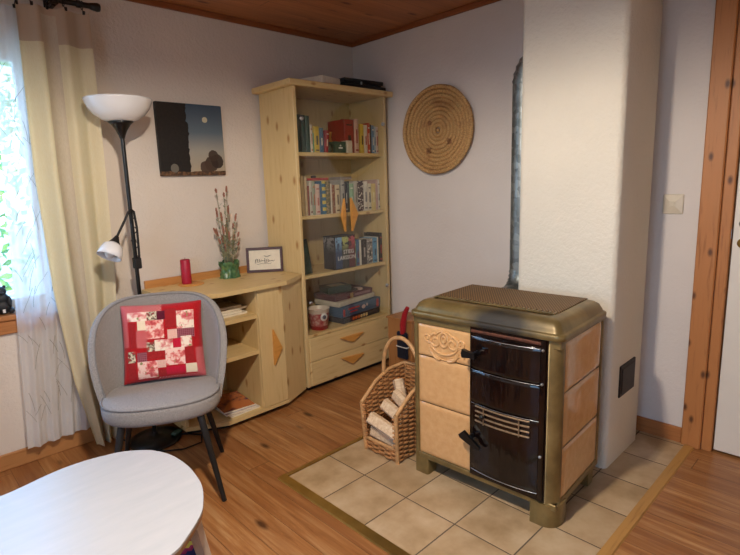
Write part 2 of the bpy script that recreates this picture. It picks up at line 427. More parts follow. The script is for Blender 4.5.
# light switch
sw=thing('light_switch','square white light switch on the wall between chimney breast and door frame','light switch',(-.001,-2.255,1.23))
MB().rbox(-.008,0,-.045,.045,-.048,.048,.003).build('switch_plate',M['cream'],sw)
mb=MB(); a=.042;b=.014
vs=[(-.008,-a,-a),(-.008,a,-a),(-.008,a,a),(-.008,-a,a),(-.016,-b,-b),(-.016,b,-b),(-.016,b,b),(-.016,-b,b)]
mb.add(vs,[(0,1,5,4),(1,2,6,5),(2,3,7,6),(3,0,4,7),(4,5,6,7)]); mb.rbox(-.018,-.015,-.011,.011,-.011,.011,.002)
mb.build('rocker',M['cream'],sw)

# ------------------------------------------------------------------ stove
SA=math.radians(-87)
st=thing('wood_stove','old tiled wood stove with bronze frame and black enamel doors on the hearth','stove',(-1.122,-1.879,.006),SA)
W2=.341; D=.465
mb=MB(); mb.box(-W2+.02,W2-.02,.02,D-.01,.085,.772); body=mb.build('body',M['gold'],st)
# frame members
def rail(x0,x1,y0,y1,z0,z1,name='frame_rail',m='gold'): return MB().rbox(x0,x1,y0,y1,z0,z1,.003).build(name,M[m],st)
rail(-W2,W2,-.004,.03,.078,.104); rail(-W2,-W2+.03,.0,D,.078,.104); rail(W2-.03,W2,.0,D,.078,.104)
rail(-W2,W2,-.004,.03,.742,.776); rail(W2-.03,W2,.0,D,.758,.776)
# posts
mb=MB(); c=rpoly(-W2,-W2+.022,-.004,.03,.01,5,(0,0,1,0)); mb.prism(c,.078,.776,2,smooth=True); mb.build('post',M['gold'],st)
r=.046
c=[(W2-r,-.006)]+[(W2-r+r*math.cos(a),r-.006+r*math.sin(a)) for a in [-PI/2+PI/2*k/10 for k in range(11)]]+[(W2-.03,.06),(W2-r,.03)]
mb=MB(); mb.prism(c,.078,.776,2,smooth=True); mb.build('post',M['gold'],st)
mb=MB(); mb.rbox(W2-.022,W2,D-.022,D,.078,.776,.005); mb.build('post',M['gold'],st)
# feet
mb=MB(); mb.prism(rpoly(-W2-.002,-W2+.075,-.006,.07,.012),0,.082,2,smooth=True); mb.build('foot',M['gold'],st)
mb=MB(); mb.prism([(W2-.10,-.014)]+[(W2-.055+.062*math.cos(a),.048+.062*math.sin(a)) for a in [-PI/2+PI/2*k/10 for k in range(11)]]+[(W2+.007,.085),(W2-.10,.085)],0,.092,2,smooth=True)
mb.prism([(W2-.102,-.016)]+[(W2-.055+.064*math.cos(a),.048+.064*math.sin(a)) for a in [-PI/2+PI/2*k/10 for k in range(11)]]+[(W2+.009,.087),(W2-.102,.087)],.088,.098,2,smooth=True)
mb.build('foot',M['gold'],st)
mb=MB().rbox(W2-.05,W2-.008,D-.09,D-.03,0,.085,.004); mb.build('foot',M['gold'],st)
mb=MB().rbox(-W2+.005,-W2+.05,D-.09,D-.03,0,.085,.004); mb.build('foot',M['gold'],st)
# tiles front-left, right side, left side
def tile_panel(fn,u0,u1,z0,z1,relief=None):
    """slightly pillowed glazed tile; fn(u,z,h) -> local point"""
    m=MB(); e=.0012
    def p(a,b):
        x=u0+e+(u1-u0-2*e)*a; z=z0+e+(z1-z0-2*e)*b
        d=min(a*(u1-u0),(1-a)*(u1-u0),b*(z1-z0),(1-b)*(z1-z0))
        h=.006*min(1,d/.012)**.5 if d>0 else 0
        return fn(x,z,h)
    m.grid(p,24,24)
    if relief:
        for pts,r in relief: m.tube([fn(u,z,.006) for u,z in pts],r,8)
    return m.build('tile',M['ceramic'],st)
def arc(cx,cz,r,a0,a1,n=10,sq=1.0): return [(cx+r*math.cos(math.radians(a0+(a1-a0)*k/n)),cz+sq*r*math.sin(math.radians(a0+(a1-a0)*k/n))) for k in range(n+1)]
fx=lambda u,z,h:(u,.004-h,z)
TL,TR=-W2+.022,-.043
cx,cz=(TL+TR)/2+.005,.665
def scroll(cx,cz,r,a0,turns,sgn=1,n=22):
    return [(cx+r*(1-.75*k/n)*math.cos(math.radians(a0+sgn*360*turns*k/n)),cz+r*(1-.75*k/n)*math.sin(math.radians(a0+sgn*360*turns*k/n))) for k in range(n+1)]
rel=[]
for s in (-1,1):
    rel.append((scroll(cx+s*.045,cz+.008,.034,90 if s>0 else 90,1.3,-s),.006))
    rel.append((scroll(cx+s*.088,cz+.018,.022,200 if s>0 else -20,1.2,s),.005))
    rel.append((arc(cx+s*.02,cz-.02,.055,-90,-90+s*85),.006))
    rel.append((arc(cx+s*.075,cz-.035,.03,-20,110 if s>0 else 110),.0045))
rel.append((arc(cx,cz+.02,.022,0,360,16,1.5),.007)); rel.append((arc(cx,cz+.022,.009,0,360,10,1.6),.006))
rel.append((arc(cx,cz+.012,.075,200,340,16,.8),.006)); rel.append((arc(cx,cz+.004,.10,215,325,16,.75),.004))
rel.append((arc(cx,cz+.012,.05,30,150,10,.95),.005))
tile_panel(fx,TL,TR,.592,.742,rel)
tile_panel(fx,TL,TR,.364,.590)
tile_panel(fx,TL,TR,.104,.362)
fr=lambda u,z,h:(W2-.006+h,u,z)
for z0,z1 in ((.104,.322),(.324,.552),(.554,.758)): tile_panel(fr,.056,D-.024,z0,z1)
fl=lambda u,z,h:(-W2+.006-h,D-u,z)
for z0,z1 in ((.104,.322),(.324,.552),(.554,.758)): tile_panel(fl,.01,D-.02,z0,z1)
# top plate : rim and domed shoulder
def ring(x,y0,y1,r,z,n=6): return [Vector((p[0],p[1],z)) for p in rpoly(-x,x,y0,y1,r,n)]
mb=MB()
prof=[(0,.776,0),(.011,.776,.018),(.014,.779,.022),(.014,.797,.022),(.011,.801,.018),(.002,.801,.004),(.0,.804,.0),(-.004,.815,-.004),(-.014,.834,-.014),(-.030,.846,-.030),(-.05,.851,-.05),(-.066,.852,-.066)]
rings=[ring(W2+a,-a-.008,D+min(a,.004),max(.012,.03+a*.3),z) for a,z,_ in prof]
n=len(rings[0]); vs=[v for R_ in rings for v in R_]
fs=[(i*n+k,i*n+(k+1)%n,(i+1)*n+(k+1)%n,(i+1)*n+k) for i in range(len(rings)-1) for k in range(n)]
mb.add(vs,fs,0,True); mb.add(rings[0],[tuple(range(n-1,-1,-1))]); mb.add([v-Vector((0,0,.008)) for v in rings[-1]],[tuple(range(n))])
mb.build('top_plate',M['gold_top'],st)
gx0,gx1,gy0,gy1=-W2+.055,W2-.06,.115,D-.045
gr=MB().box(gx0,gx1,gy0,gy1,.846,.855).build('top_grille',M['grille'],st)
mb=MB()
for k in range(1,3): mb.box(gx0,gx1,gy0-.014*k,gy0-.014*k+.004,.851,.854)
for k in range(26):
    x=gx0+(gx1-gx0)*(k+.5)/26; mb.rbox(x-.004,x+.004,gy0-.03,gy0+.001,.851,.8555,.001)
mb.build('grille_edge',M['gold'],gr)
# black front: fascia, curved doors
DL,DR=-.041,.296
MB().rbox(DL,DR,-.010,.012,.100,.782,.003).build('firebox_fascia',M['enamel'],st)
def bowed(x0,x1,z0,z1,name,parent,d0=-.010,bow=.019,mat='enamel',th=.012):
    m=MB()
    def p(a,b):
        x=x0+(x1-x0)*a; z=z0+(z1-z0)*b
        y=d0-bow*math.sin(PI*a)**.8
        ed=min(b*(z1-z0),(1-b)*(z1-z0)); y+= .006*(1-min(1,ed/.008))
        return (x,y,z)
    m.grid(p,24,16)
    m.add([p(k/24,0) for k in range(25)]+[(x0+(x1-x0)*(24-k)/24,d0+.004,z0) for k in range(25)],[tuple(range(50))])
    m.add([p(k/24,1) for k in range(25)]+[(x0+(x1-x0)*(24-k)/24,d0+.004,z1) for k in range(25)],[tuple(range(50))])
    return m.build(name,M[mat],parent)
def chrome_line(x0,x1,z,parent,r=.0009,bow=.019):
    MB().tube([(x0+(x1-x0)*k/20,-.012-bow*math.sin(PI*k/20)**.8,z) for k in range(21)],r,6).build('chrome_strip',M['steel'],parent)
M['rust']=plain('rusted_edge','5a3222',.6,.3,.45,60,.3)
ob=MB().rbox(DL+.008,DR-.02,-.018,-.008,.750,.764,.004).build('lintel_bar',M['rust'],st)
ud=bowed(DL+.010,DR-.03,.592,.738,'firebox_door',st)
md=bowed(DL+.010,DR-.03,.442,.588,'lower_fire_door',st)
ad=bowed(DL+.010,DR-.03,.130,.438,'ash_door',st)
chrome_line(DL+.010,DR-.03,.590,ud); chrome_line(DL+.010,DR-.03,.440,md); chrome_line(DL+.01,DR-.03,.132,ad,.0015); chrome_line(DL+.01,DR-.03,.735,ud,.0018)
# air vent slots, bronze strips
M['bronze']=plain('worn_bronze','8b7458',.4,.5,.25,60)
def bl(x0,x1,z,r=.004): return [(x0+(x1-x0)*k/12,-.013-.019*math.sin(PI*((x0+(x1-x0)*k/12)-(DL+.01))/(DR-.04-DL))**.8,z) for k in range(13)]
mb=MB()
for k in range(4): mb.tube(bl(DL+.035,DR-.062,.366+.022*k),.0045,6)
for xx in (DL+.08,DR-.10): mb.tube([(xx,-.034,.362),(xx,-.034,.436)],.003,6)
ag=mb.build('air_grille',M['bronze'],ad); ag['label']='bronze air slots'
MB().lathe([(0,.016),(.009,.014),(.010,.0)],14,M=Matrix.Translation((DL+.075,-.030,.398))@Matrix.Rotation(PI/2,4,'X')).build('knob',M['black'],ad)
def latch(z,parent,tilt,big=1.0):
    m=MB(); m.tube([(DL+.045,-.02,z),(DL+.045,-.062,z)],.012,12)
    X=Matrix.Translation((DL+.045,-.058,z))@Matrix.Rotation(tilt,4,'Y')
    m.prism([(-.010,-.012),(.012,-.014),(.012,.014),(-.012,.012),(-.055*big,.02),(-.062*big,.0),(-.055*big,-.016)],-.012,.006,1,M=X)
    m.build('handle',M['black'],parent)
latch(.668,ud,0,.85)
m=MB(); m.tube([(DL+.022,-.02,.292),(DL+.022,-.045,.292)],.011,12)
m.prism([(DL-.030,.292),(DL-.006,.316),(DL+.072,.262),(DL+.070,.250),(DL+.050,.250),(DL-.024,.280)],-.052,-.038,1); m.build('handle',M['black'],ad)
hs=MB().rbox(DR-.028,DR-.006,-.020,-.008,.105,.778,.004).build('hinge_strip',M['enamel'],st)
for z in (.735,.30,.60):
    MB().lathe([(0,.008),(.0055,.006),(.006,.0)],12,M=Matrix.Translation((DR-.016,-.019,z))@Matrix.Rotation(PI/2,4,'X')).build('hinge_bolt',M['steel'],hs)

# ------------------------------------------------------------------ bookcase
BX0,BX1,BY0,BY1=-.905,-.07,-.405,-.03
BZ=.035
bc=thing('bookcase','tall pale pine bookcase with glass doors in the corner','bookcase',(0,0,0))
def P(name,mb,mat,par,label=None):
    o=mb.build(name,M[mat] if isinstance(mat,str) else mat,par)
    if label: o['label']=label
    return o
P('side_panel',MB().rbox(BX0,BX0+.026,BY0+.004,BY1,BZ,1.992,.003),'pine_z',bc)
P('side_panel',MB().rbox(BX1-.026,BX1,BY0+.004,BY1,BZ,1.992,.003),'pine_z',bc)
P('back_panel',MB().box(BX0+.026,BX1-.026,BY1-.010,BY1,BZ,1.992),'pine_back',bc)
P('cornice',MB().rbox(BX0-.045,BX1+.045,BY0-.030,BY1+.015,1.992,2.028,.005),'pine_x',bc)
P('shadow_plinth',MB().box(BX0+.03,BX1-.03,BY0+.04,BY1,0,BZ),'black_matt',bc)  # black colour paints in the shadow under the case
P('base_panel',MB().box(BX0+.026,BX1-.026,BY0+.01,BY1-.01,BZ,BZ+.02),'pine_x',bc)
for z in (1.597,1.190,.797): P('shelf',MB().rbox(BX0+.026,BX1-.026,BY0+.022,BY1-.01,z-.024,z,.003),'pine_x',bc)
P('shelf',MB().rbox(BX0+.026,BX1-.026,BY0+.006,BY1-.01,.376,.397,.003),'pine_x',bc)
for z0,z1,hz in ((.211,.374,.150),(.040,.207,.0)):
    d=P('drawer',MB().rbox(BX0+.027,BX1-.027,BY0-.006,BY0+.012,z0,z1,.003),'pine_x',bc)
    zc=.195 if z0>.1 else .038
    if z0>.1: tri=[(-.614,.320),(-.392,.318),(-.505,.270)]
    else: tri=[(-.611,.172),(-.396,.158),(-.513,.108)]
    P('handle',MB().prism(tri,BY0-.026,BY0-.006,1),'handle',d,'orange triangular wooden handle')
M['cglass']=glass_mat('cabinet_glass',(.97,.97,.95,1),1.5,1.25)
XM=-.502
for x0,x1,s in ((BX0+.020,XM-.0015,0),(XM+.0015,BX1-.020,1)):
    d=P('glass_door',MB().box(x0,x1,BY0-.008,BY0-.003,.399,1.986),M['cglass'],bc)
    tri=[(-.532,1.290),(-.560,1.175),(-.530,1.065),(-.524,1.175)] if s==0 else [(-.470,1.292),(-.410,1.180),(-.466,1.062)]
    P('handle',MB().prism(tri,BY0-.028,BY0-.008,1),'handle',d,'orange triangular wooden handle')
    hx=x0+.03 if s==0 else x1-.03
    for hz in (1.80,.62):
        P('hinge',MB().lathe([(0,.010),(.012,.009),(.014,.0)],16,M=Matrix.Translation((hx,BY0-.008,hz))@Matrix.Rotation(PI/2,4,'X')),'steel',d)

# ------------------------------------------------------------------ corner cabinet
cb=thing('corner_cabinet','low pale pine cabinet with open shelves beside the bookcase','cabinet',(0,0,0))
def outline(e=0,y=.0): return [(-1.768-e,-.03),(-1.768-e,-.372-e*.6),(-1.556-e*.35,-.487-e),(-1.128+e*.3,-.487-e),(-.916,-.392-e*.35),(-.916,-.03)]
TZ=.822
P('shadow_plinth',MB().prism([(-1.74,-.05),(-1.74,-.34),(-1.55,-.44),(-1.14,-.44),(-.93,-.35),(-.93,-.05)],0,.032),'black_matt',cb)  # recessed base in black, painting the shadowed gap below the base board
P('base_board',MB().prism(outline(),.032,.054),'pine_x',cb)
P('top_board',MB().prism(outline(.035),TZ-.024,TZ),'pine_x',cb)
P('splashback',MB().rbox(-1.78,-.93,-.030,-.012,TZ-.01,TZ+.045,.003),'splash',cb,'amber wooden splashback strip')
P('back_panel',MB().box(-1.75,-.93,-.04,-.03,.054,TZ-.024),'pine_back',cb)
P('side_panel',MB().rbox(-1.768,-1.745,-.372,-.04,.054,TZ-.024,.003),'pine_z',cb)
P('divider',MB().rbox(-1.312,-1.290,-.470,-.04,.054,TZ-.024,.003),'pine_z',cb)
for z in (.645,.425):
    P('shelf',MB().prism([(-1.745,-.042),(-1.745,-.36),(-1.552,-.470),(-1.312,-.470),(-1.312,-.042)],z-.024,z),'pine_x',cb)
dr=P('door',MB().rbox(-1.310,-1.132,-.489,-.470,.056,TZ-.026,.003),'pine_z',cb)
P('handle',MB().prism([(-1.222,.536),(-1.165,.410),(-1.226,.312)],-.506,-.489,1),'handle',dr,'orange half-diamond wooden handle')
P('corner_panel',MB().prism([(-1.130,-.487),(-.917,-.392),(-.925,-.374),(-1.130,-.466)],.054,TZ-.024),'pine_z',cb)

# ------------------------------------------------------------------ things on the cabinet
ca=thing('candle','red pillar candle on the low pine cabinet','candle',(-1.556,-.105,TZ+.006))
M['wax']=plain('red_wax','b01838',.45,0,.08,30)
P('wax',MB().lathe([(.028,0),(.029,.004),(.029,.142),(.026,.147),(.018,.143),(.0,.141)],28),'wax',ca)
P('wick',MB().tube([(0,0,.14),(.001,0,.158)],.0015,6),'black_matt',ca)
mb=MB().lathe([(.0,0),(.075,0),(.078,.003),(.075,.006),(.0,.006)],32); o=mb.build('candle_coaster',M['handle']); o.location=(-1.54,-.125,TZ)
tag(o,'thin round wooden coaster under the red candle','coaster')
# vase
va=thing('vase','rough green glass vase on the cabinet holding dried flower stems','vase',(-1.262,-.108,TZ))
def vasem():
    t=NT('green_glass'); v=t.obj(); n=t.noise(v,38,3,.6)
    col=t.ramp(n,[(.3,lin('2f5a3c')),(.55,lin('5e8a5b')),(.8,lin('8d9a55'))])
    t.b.inputs['Transmission Weight'].default_value=.25
    return t.setc(col,.25,bump=n,bs=.5,bd=.004)
M['vase']=vasem()
mb=MB()
rng=random.Random(3)
def vz(a,b):
    an=2*PI*a
    z=.102*b
    r=.056+.006*math.cos(PI*b*2)+.003*math.sin(7*an+b*9)+.003*math.sin(11*an-b*5)
    if b>.95: z+=.006*math.sin(5*an)+.004*math.sin(9*an)
    return (r*1.08*math.cos(an),r*.95*math.sin(an),z)
mb.grid(vz,48,16)
mb.grid(lambda a,b:tuple(c*(.82 if i<2 else 1) for i,c in enumerate(vz(a,1-b*.9))),48,6)
mb.add([(x*.95,y*.95,.001) for x,y,z in [vz(k/48,0) for k in range(48)]],[tuple(range(48))])
P('vessel',mb,'vase',va,'bubbly green glass vessel')
M['stem']=plain('dry_stem','8c8a62',.8,0,.2); M['spike']=plain('dried_spike','9a6a58',.9,0,.35,90,.3); M['leaf']=plain('grey_green_leaf','8d9480',.85,0,.2)
fl_=[(-.028,.000,.42,.0),( .020,.02,.43,.03),(.0,.0,.40,.02),(-.012,.01,.31,.05),(-.046,.0,.24,.03),(-.030,.02,.235,.045),(-.022,-.02,.25,.05),(.003,.01,.25,.05),(.022,-.01,.255,.03),(.045,.0,.21,.025),(.052,.02,.16,.02),(.018,.03,.17,.03),(-.01,.02,.20,.04)]
fl_+=[(.03,-.02,.30,.04),(-.02,.03,.33,.05),(-.005,-.03,.22,.05),(.012,.02,.28,.04),(-.035,-.01,.19,.03),(.034,.015,.20,.03),(.006,-.015,.34,.045),(-.015,-.01,.16,.04)]
for i,(dx,dy,hh,sl) in enumerate(fl_):
    hh*=1.34
    f=thing('dried_flower','dried flower stem with brown spike standing in the green vase','dried flower',(-1.262,-.108,TZ),0,'dried flower stems in the green vase')
    bx,by=dx*.35,dy*.5
    pts=[Vector((bx+(dx*1.9-bx)*t_**1.3,by+(dy*1.5-by)*t_,.012+(hh-.012)*t_)) for t_ in [k/8 for k in range(9)]]
    P('stem',MB().tube(pts,.0016,5),'stem',f)
    if sl>0 or i==0:
        L_=max(.02,sl); d=(pts[-1]-pts[-2]).normalized()
        mb=MB()
        for k in range(9):
            c=pts[-1]-d*L_*(k/8); rr=.0075*(.55+.45*math.sin(PI*(k+1)/10)); mb.ball(c+Vector((rng.uniform(-.0015,.0015),rng.uniform(-.0015,.0015),0)),(rr,rr,.006),8)
        P('flower_spike',mb,'spike',f)
    for k in range(12):
        t_=rng.uniform(.22,.85); c=Vector((bx+(dx*1.9-bx)*t_**1.3,by+(dy*1.5-by)*t_,.012+(hh-.012)*t_)); a=rng.uniform(0,2*PI); u=Vector((math.cos(a),math.sin(a),.9)).normalized(); w=u.cross(Vector((0,0,1))).normalized()
        L_=rng.uniform(.018,.034)
        P('leaf',MB().add([c,c+u*L_*.5+w*.006,c+u*L_,c+u*L_*.5-w*.006],[(0,1,2,3)]),'leaf',f)
# small framed card
fm=thing('picture_frame','small dark brown frame with handwritten card on the pine cabinet','picture frame',(-1.012,-.137,TZ))
fm.rotation_euler=(math.radians(-6),0,math.radians(-36))
M['dbrown']=pine('dark_brown_frame','4b2420','341513','200b0a',0,.4,4)
fw,fh=.121,.168
fr_=MB()
for a,b,c,d in ((-fw,fw,0,.018),(-fw,fw,fh-.018,fh),(-fw,-fw+.018,.018,fh-.018),(fw-.018,fw,.018,fh-.018)): fr_.rbox(a,b,-.008,.008,c,d,.002)
P('frame',fr_,'dbrown',fm); cd=P('card',MB().box(-fw+.015,fw-.015,-.002,.006,.015,fh-.015),'paper',fm,'cream card')
mb=MB()
def squig(x0,x1,zc,amp,n,ph,r=.0011):
    pts=[]
    for k in range(n*8+1):
        t_=k/(n*8); pts.append((x0+(x1-x0)*t_+.004*math.sin(2*PI*n*t_+ph+1.2),-.0028,zc+amp*(.55+.45*math.sin(5*t_+ph))*math.sin(2*PI*n*t_+ph)))
    mb.tube(pts,r,5)
squig(-.062,-.005,.079,.012,5,0); squig(.002,.062,.076,.013,6,1.); squig(-.055,.045,.058,.004,3,2,.0009)
mb.tube([(-.064,-.0028,.062),(-.06,-.0028,.088),(-.05,-.0028,.092)],.0014,5); mb.tube([(.0,-.0028,.06),(.0,-.0028,.095)],.0013,5)
mb.tube([(-.004,-.0028,.112),(.006,-.0028,.107),(.016,-.0028,.104),(.028,-.0028,.108),(.044,-.0028,.113)],[.0008,.0022,.0014,.0024,.0008],5)
P('handwriting',mb,'black_matt',cd)
P('easel_strut',MB().box(-.02,.02,.008,.012,.0,.12,M=Matrix.Translation((0,0,.004))@Matrix.Rotation(math.radians(0),4,'X')),'dbrown',fm)

# canvas on the wall
def canvas_mat():
    t=NT('night_canvas'); v=t.obj(); sp_=t.n('ShaderNodeSeparateXYZ',{0:v}); X,Z=sp_.outputs[0],sp_.outputs[2]
    n=t.noise(v,60,3,.6); n2=t.noise(v,9,3)
    sky=t.ramp(t.n('ShaderNodeMapRange',{0:Z,1:.0,2:.42,3:0.,4:1.}).outputs[0],[(.06,lin('b9a98f')),(.35,lin('a5a196')),(.62,lin('5e6f7c')),(1.,lin('34485c'))])
    sky=t.mix(t.math('MULTIPLY',n2,.25),sky,lin('5c6670'))
    edge=t.math('ADD',X,t.math('MULTIPLY',t.math('SUBTRACT',t.noise(t.mapv(v,(1,1,26)),1,3),.5),.05))
    tr=t.math('LESS_THAN',edge,.188)
    col=t.mix(tr,sky,t.ramp(n,[(.3,lin('0f0c0b')),(.7,lin('211b18'))]))
    gd=t.math('LESS_THAN',t.math('ADD',Z,t.math('MULTIPLY',n2,.02)),.036)
    col=t.mix(gd,col,t.ramp(n,[(.35,lin('2c1d14')),(.65,lin('7c5a3c'))]))
    def disc(cx,cz,r,c,f,sx=1.):
        nonlocal col
        d=t.math('SQRT',t.math('ADD',t.math('POWER',t.math('MULTIPLY',t.math('SUBTRACT',X,cx),sx),2.),t.math('POWER',t.math('SUBTRACT',Z,cz),2.)))
        col=t.mix(t.math('MULTIPLY',t.math('LESS_THAN',t.math('ADD',d,t.math('MULTIPLY',n,r*.3)),r),f),col,lin(c))
    disc(.305,.335,.020,'c9c2a4',.9)
    for cx,cz,r,c in ((.33,.07,.055,'3a2a20'),(.29,.05,.045,'49352a'),(.37,.085,.05,'2f221b'),(.345,.12,.04,'3d2c22'),(.085,.045,.03,'6e6a60')): disc(cx,cz,r,c,.95)
    return t.setc(col,.6,bump=n,bs=.1)
cv=thing('canvas_print','square canvas with dark trunk and dusk sky on the wall above the cabinet','picture',(-1.614,-.028,1.472))
P('canvas',MB().rbox(0,.425,0,.027,0,.425,.003),canvas_mat(),cv)

# ------------------------------------------------------------------ books
CC={}
def cover(hexc,kind=0):
    k=(hexc,kind)
    if k in CC: return CC[k]
    t=NT('cover_'+hexc+('_p%d'%kind if kind else '')); v=t.obj(); n=t.noise(v,18,2); c=lin(hexc)
    col=t.ramp(n,[(.3,tuple(x*.85 for x in c[:3])),(.7,tuple(min(1,x*1.1) for x in c[:3]))])
    sp_=t.n('ShaderNodeSeparateXYZ',{0:v}); Z=sp_.outputs[2]; X=sp_.outputs[0]
    if kind==1:   # checked blue / yellow spine
        w=t.math('GREATER_THAN',t.math('FRACT',t.math('MULTIPLY',Z,22.)),.5); col=t.mix(w,lin('2f6f92'),lin('d6c25a'))
    if kind==2:   # speckled
        col=t.mix(t.math('GREATER_THAN',t.noise(v,110,2),.56),col,lin('b59b7a'))
    if kind==3:   # white blocks on dark
        col=t.mix(t.math('GREATER_THAN',t.noise(t.mapv(v,(1,1,1)),70,1),.58),col,lin('ddd6c8'))
    CC[k]=t.setc(col,.45); return CC[k]
def book(name,x0,x1,h,hexc,depth,z,yf,label,cat='book',kind=0,lean=0.,title='e8e0cc',group=None,band=True):
    w=x1-x0-.0012
    b=thing(name,label,cat,((x0+x1)/2,yf,z),0,group)
    if lean: b.rotation_euler=(0,lean,0)
    t_=min(.003,w*.12)
    m=MB(); m.rbox(-w/2,-w/2+t_,0,depth,0,h,.0006); m.rbox(w/2-t_,w/2,0,depth,0,h,.0006)
    # rounded spine
    pl_=[(-w/2+w*k/8,-.0035*math.sin(PI*k/8)) for k in range(9)]+[(w/2,.003),(-w/2,.003)]
    m.prism(pl_,0,h,2,smooth=True)
    P('cover',m,cover(hexc,kind),b); P('page_block',MB().box(-w/2+t_,w/2-t_,.003,depth-.004,.002,h-.004),'paper',b)
    if band and w>.012:
        m=MB(); n=random.Random(int(x0*-10000)); zz=h*.35
        m.box(-w*.14,w*.14,-.0047,-.0034,h*.30,h*.30+h*n.uniform(.22,.42))
        if n.random()<.5: m.box(-w*.28,w*.28,-.0043,-.003,h*.82,h*.86)
        if n.random()<.6: m.box(-w*.3,w*.3,-.0043,-.003,h*.07,h*.12)
        P('spine_title',m,cover(title),b)
    return b
def shelf_row(items,z,yf,shelf,group):
    for i,(nm,desc,x0,x1,h,hexc,dep,kw) in enumerate(items):
        kw=dict(kw); lab=kw.pop('lab',None)
        l=items[i-1][1] if i>0 else None; r=items[i+1][1] if i<len(items)-1 else None
        if lab is None:
            if l and r: lab=f'{desc} on the {shelf} shelf between {l} and {r}'
            elif r: lab=f'{desc} on the {shelf} shelf, outermost beside {r}'
            else: lab=f'{desc} on the {shelf} shelf, outermost beside {l}'
        book(nm,x0,x1,h,hexc,dep,z,yf+kw.pop('dy',0),lab,group=group,**kw)
G1='books on the top shelf of the bookcase'; G2='books on the middle shelf of the bookcase'
shelf_row([
 ('book','black-green volume',-.866,-.806,.236,'1d2f2a',.20,dict(band=False)),
 ('book','bottle-green volume',-.805,-.772,.233,'1f4238',.20,dict(band=False)),
 ('book','pine-green volume',-.771,-.738,.232,'234a3e',.20,dict(band=False)),
 ('book','white paperback',-.737,-.716,.177,'e2d8c4',.14,dict(title='c47a38')),
 ('book','thin mint booklet',-.715,-.706,.127,'3c9a6a',.12,dict(band=False)),
 ('book','yellow hardback',-.705,-.660,.168,'d9b93c',.14,dict(title='4a4638')),
 ('book','slate-blue book',-.659,-.624,.160,'3f6782',.14,dict()),
 ('book','crimson book',-.619,-.588,.148,'a32532',.14,dict(lean=.12)),
],1.597,-.345,'top',G1)
shelf_row([
 ('book','broad red book',-.436,-.342,.228,'9c2a22',.17,dict(title='1c1210',lab='broad red book with black arch on its spine, top shelf')),
 ('book','pink tall book',-.341,-.297,.235,'d7b09c',.16,dict(title='a04038')),
 ('book','mustard book',-.284,-.246,.203,'d8b63c',.14,dict(title='55402a')),
 ('book','ivory book',-.245,-.211,.199,'dccdb4',.14,dict(title='b03028')),
 ('book','orange-red book',-.210,-.184,.214,'c8432a',.14,dict(title='e8d8c0')),
 ('book','thin black book',-.183,-.169,.204,'1d1c22',.14,dict(band=False)),
 ('book','denim-blue book',-.168,-.143,.200,'5e88a8',.14,dict()),
 ('book','pale-blue book',-.142,-.125,.192,'a8bccb',.14,dict(title='506080')),
 ('book','blush-white book',-.124,-.099,.192,'d9c4b8',.14,dict(title='b05050')),
],1.597,-.345,'top',G1)
o=book('book',-.262,-.104,.262,'5c2226',.02,1.597,-.14,'wide maroon book standing face-on behind the row on the top shelf',group=G1,band=False)
def simple(name,mb,mat,label,cat,loc=(0,0,0),group=None,rot=None):
    o=mb.build(name,M[mat] if isinstance(mat,str) else mat); o.location=loc
    if rot: o.rotation_euler=rot
    return tag(o,label,cat,group)
o=simple('card_box',MB().rbox(-.05,.05,0,.08,0,.076,.002),cover('1c4a3c'),'small dark green box with white print, top shelf of the bookcase','box',(-.492,-.365,1.597))
P('printed_mark',MB().box(-.018,.018,-.001,.001,.028,.038).prism([(-.01,.044),(.01,.044),(.0,.056)],-.001,.001,1),cover('e6e4da'),o)
simple('trinket_box',MB().rbox(-.026,.026,0,.06,0,.084,.003),cover('cfc5b0'),'small cream box beside the dark green box, top shelf','box',(-.412,-.372,1.597))
mb=MB().lathe([(.02,0),(.032,.01),(.036,.05),(.028,.08),(.015,.095),(.012,.12),(.02,.15),(.0,.15)],20)
simple('wooden_figure',mb,'handle','small turned wooden figure behind the dark green box, top shelf','figurine',(-.475,-.235,1.597))
mb=MB().lathe([(.02,0),(.026,.006),(.024,.055),(.012,.062),(.0,.062)],18)
simple('small_jar',mb,cover('2d3b2c'),'small dark green jar beside the leaning crimson book','jar',(-.565,-.33,1.597))
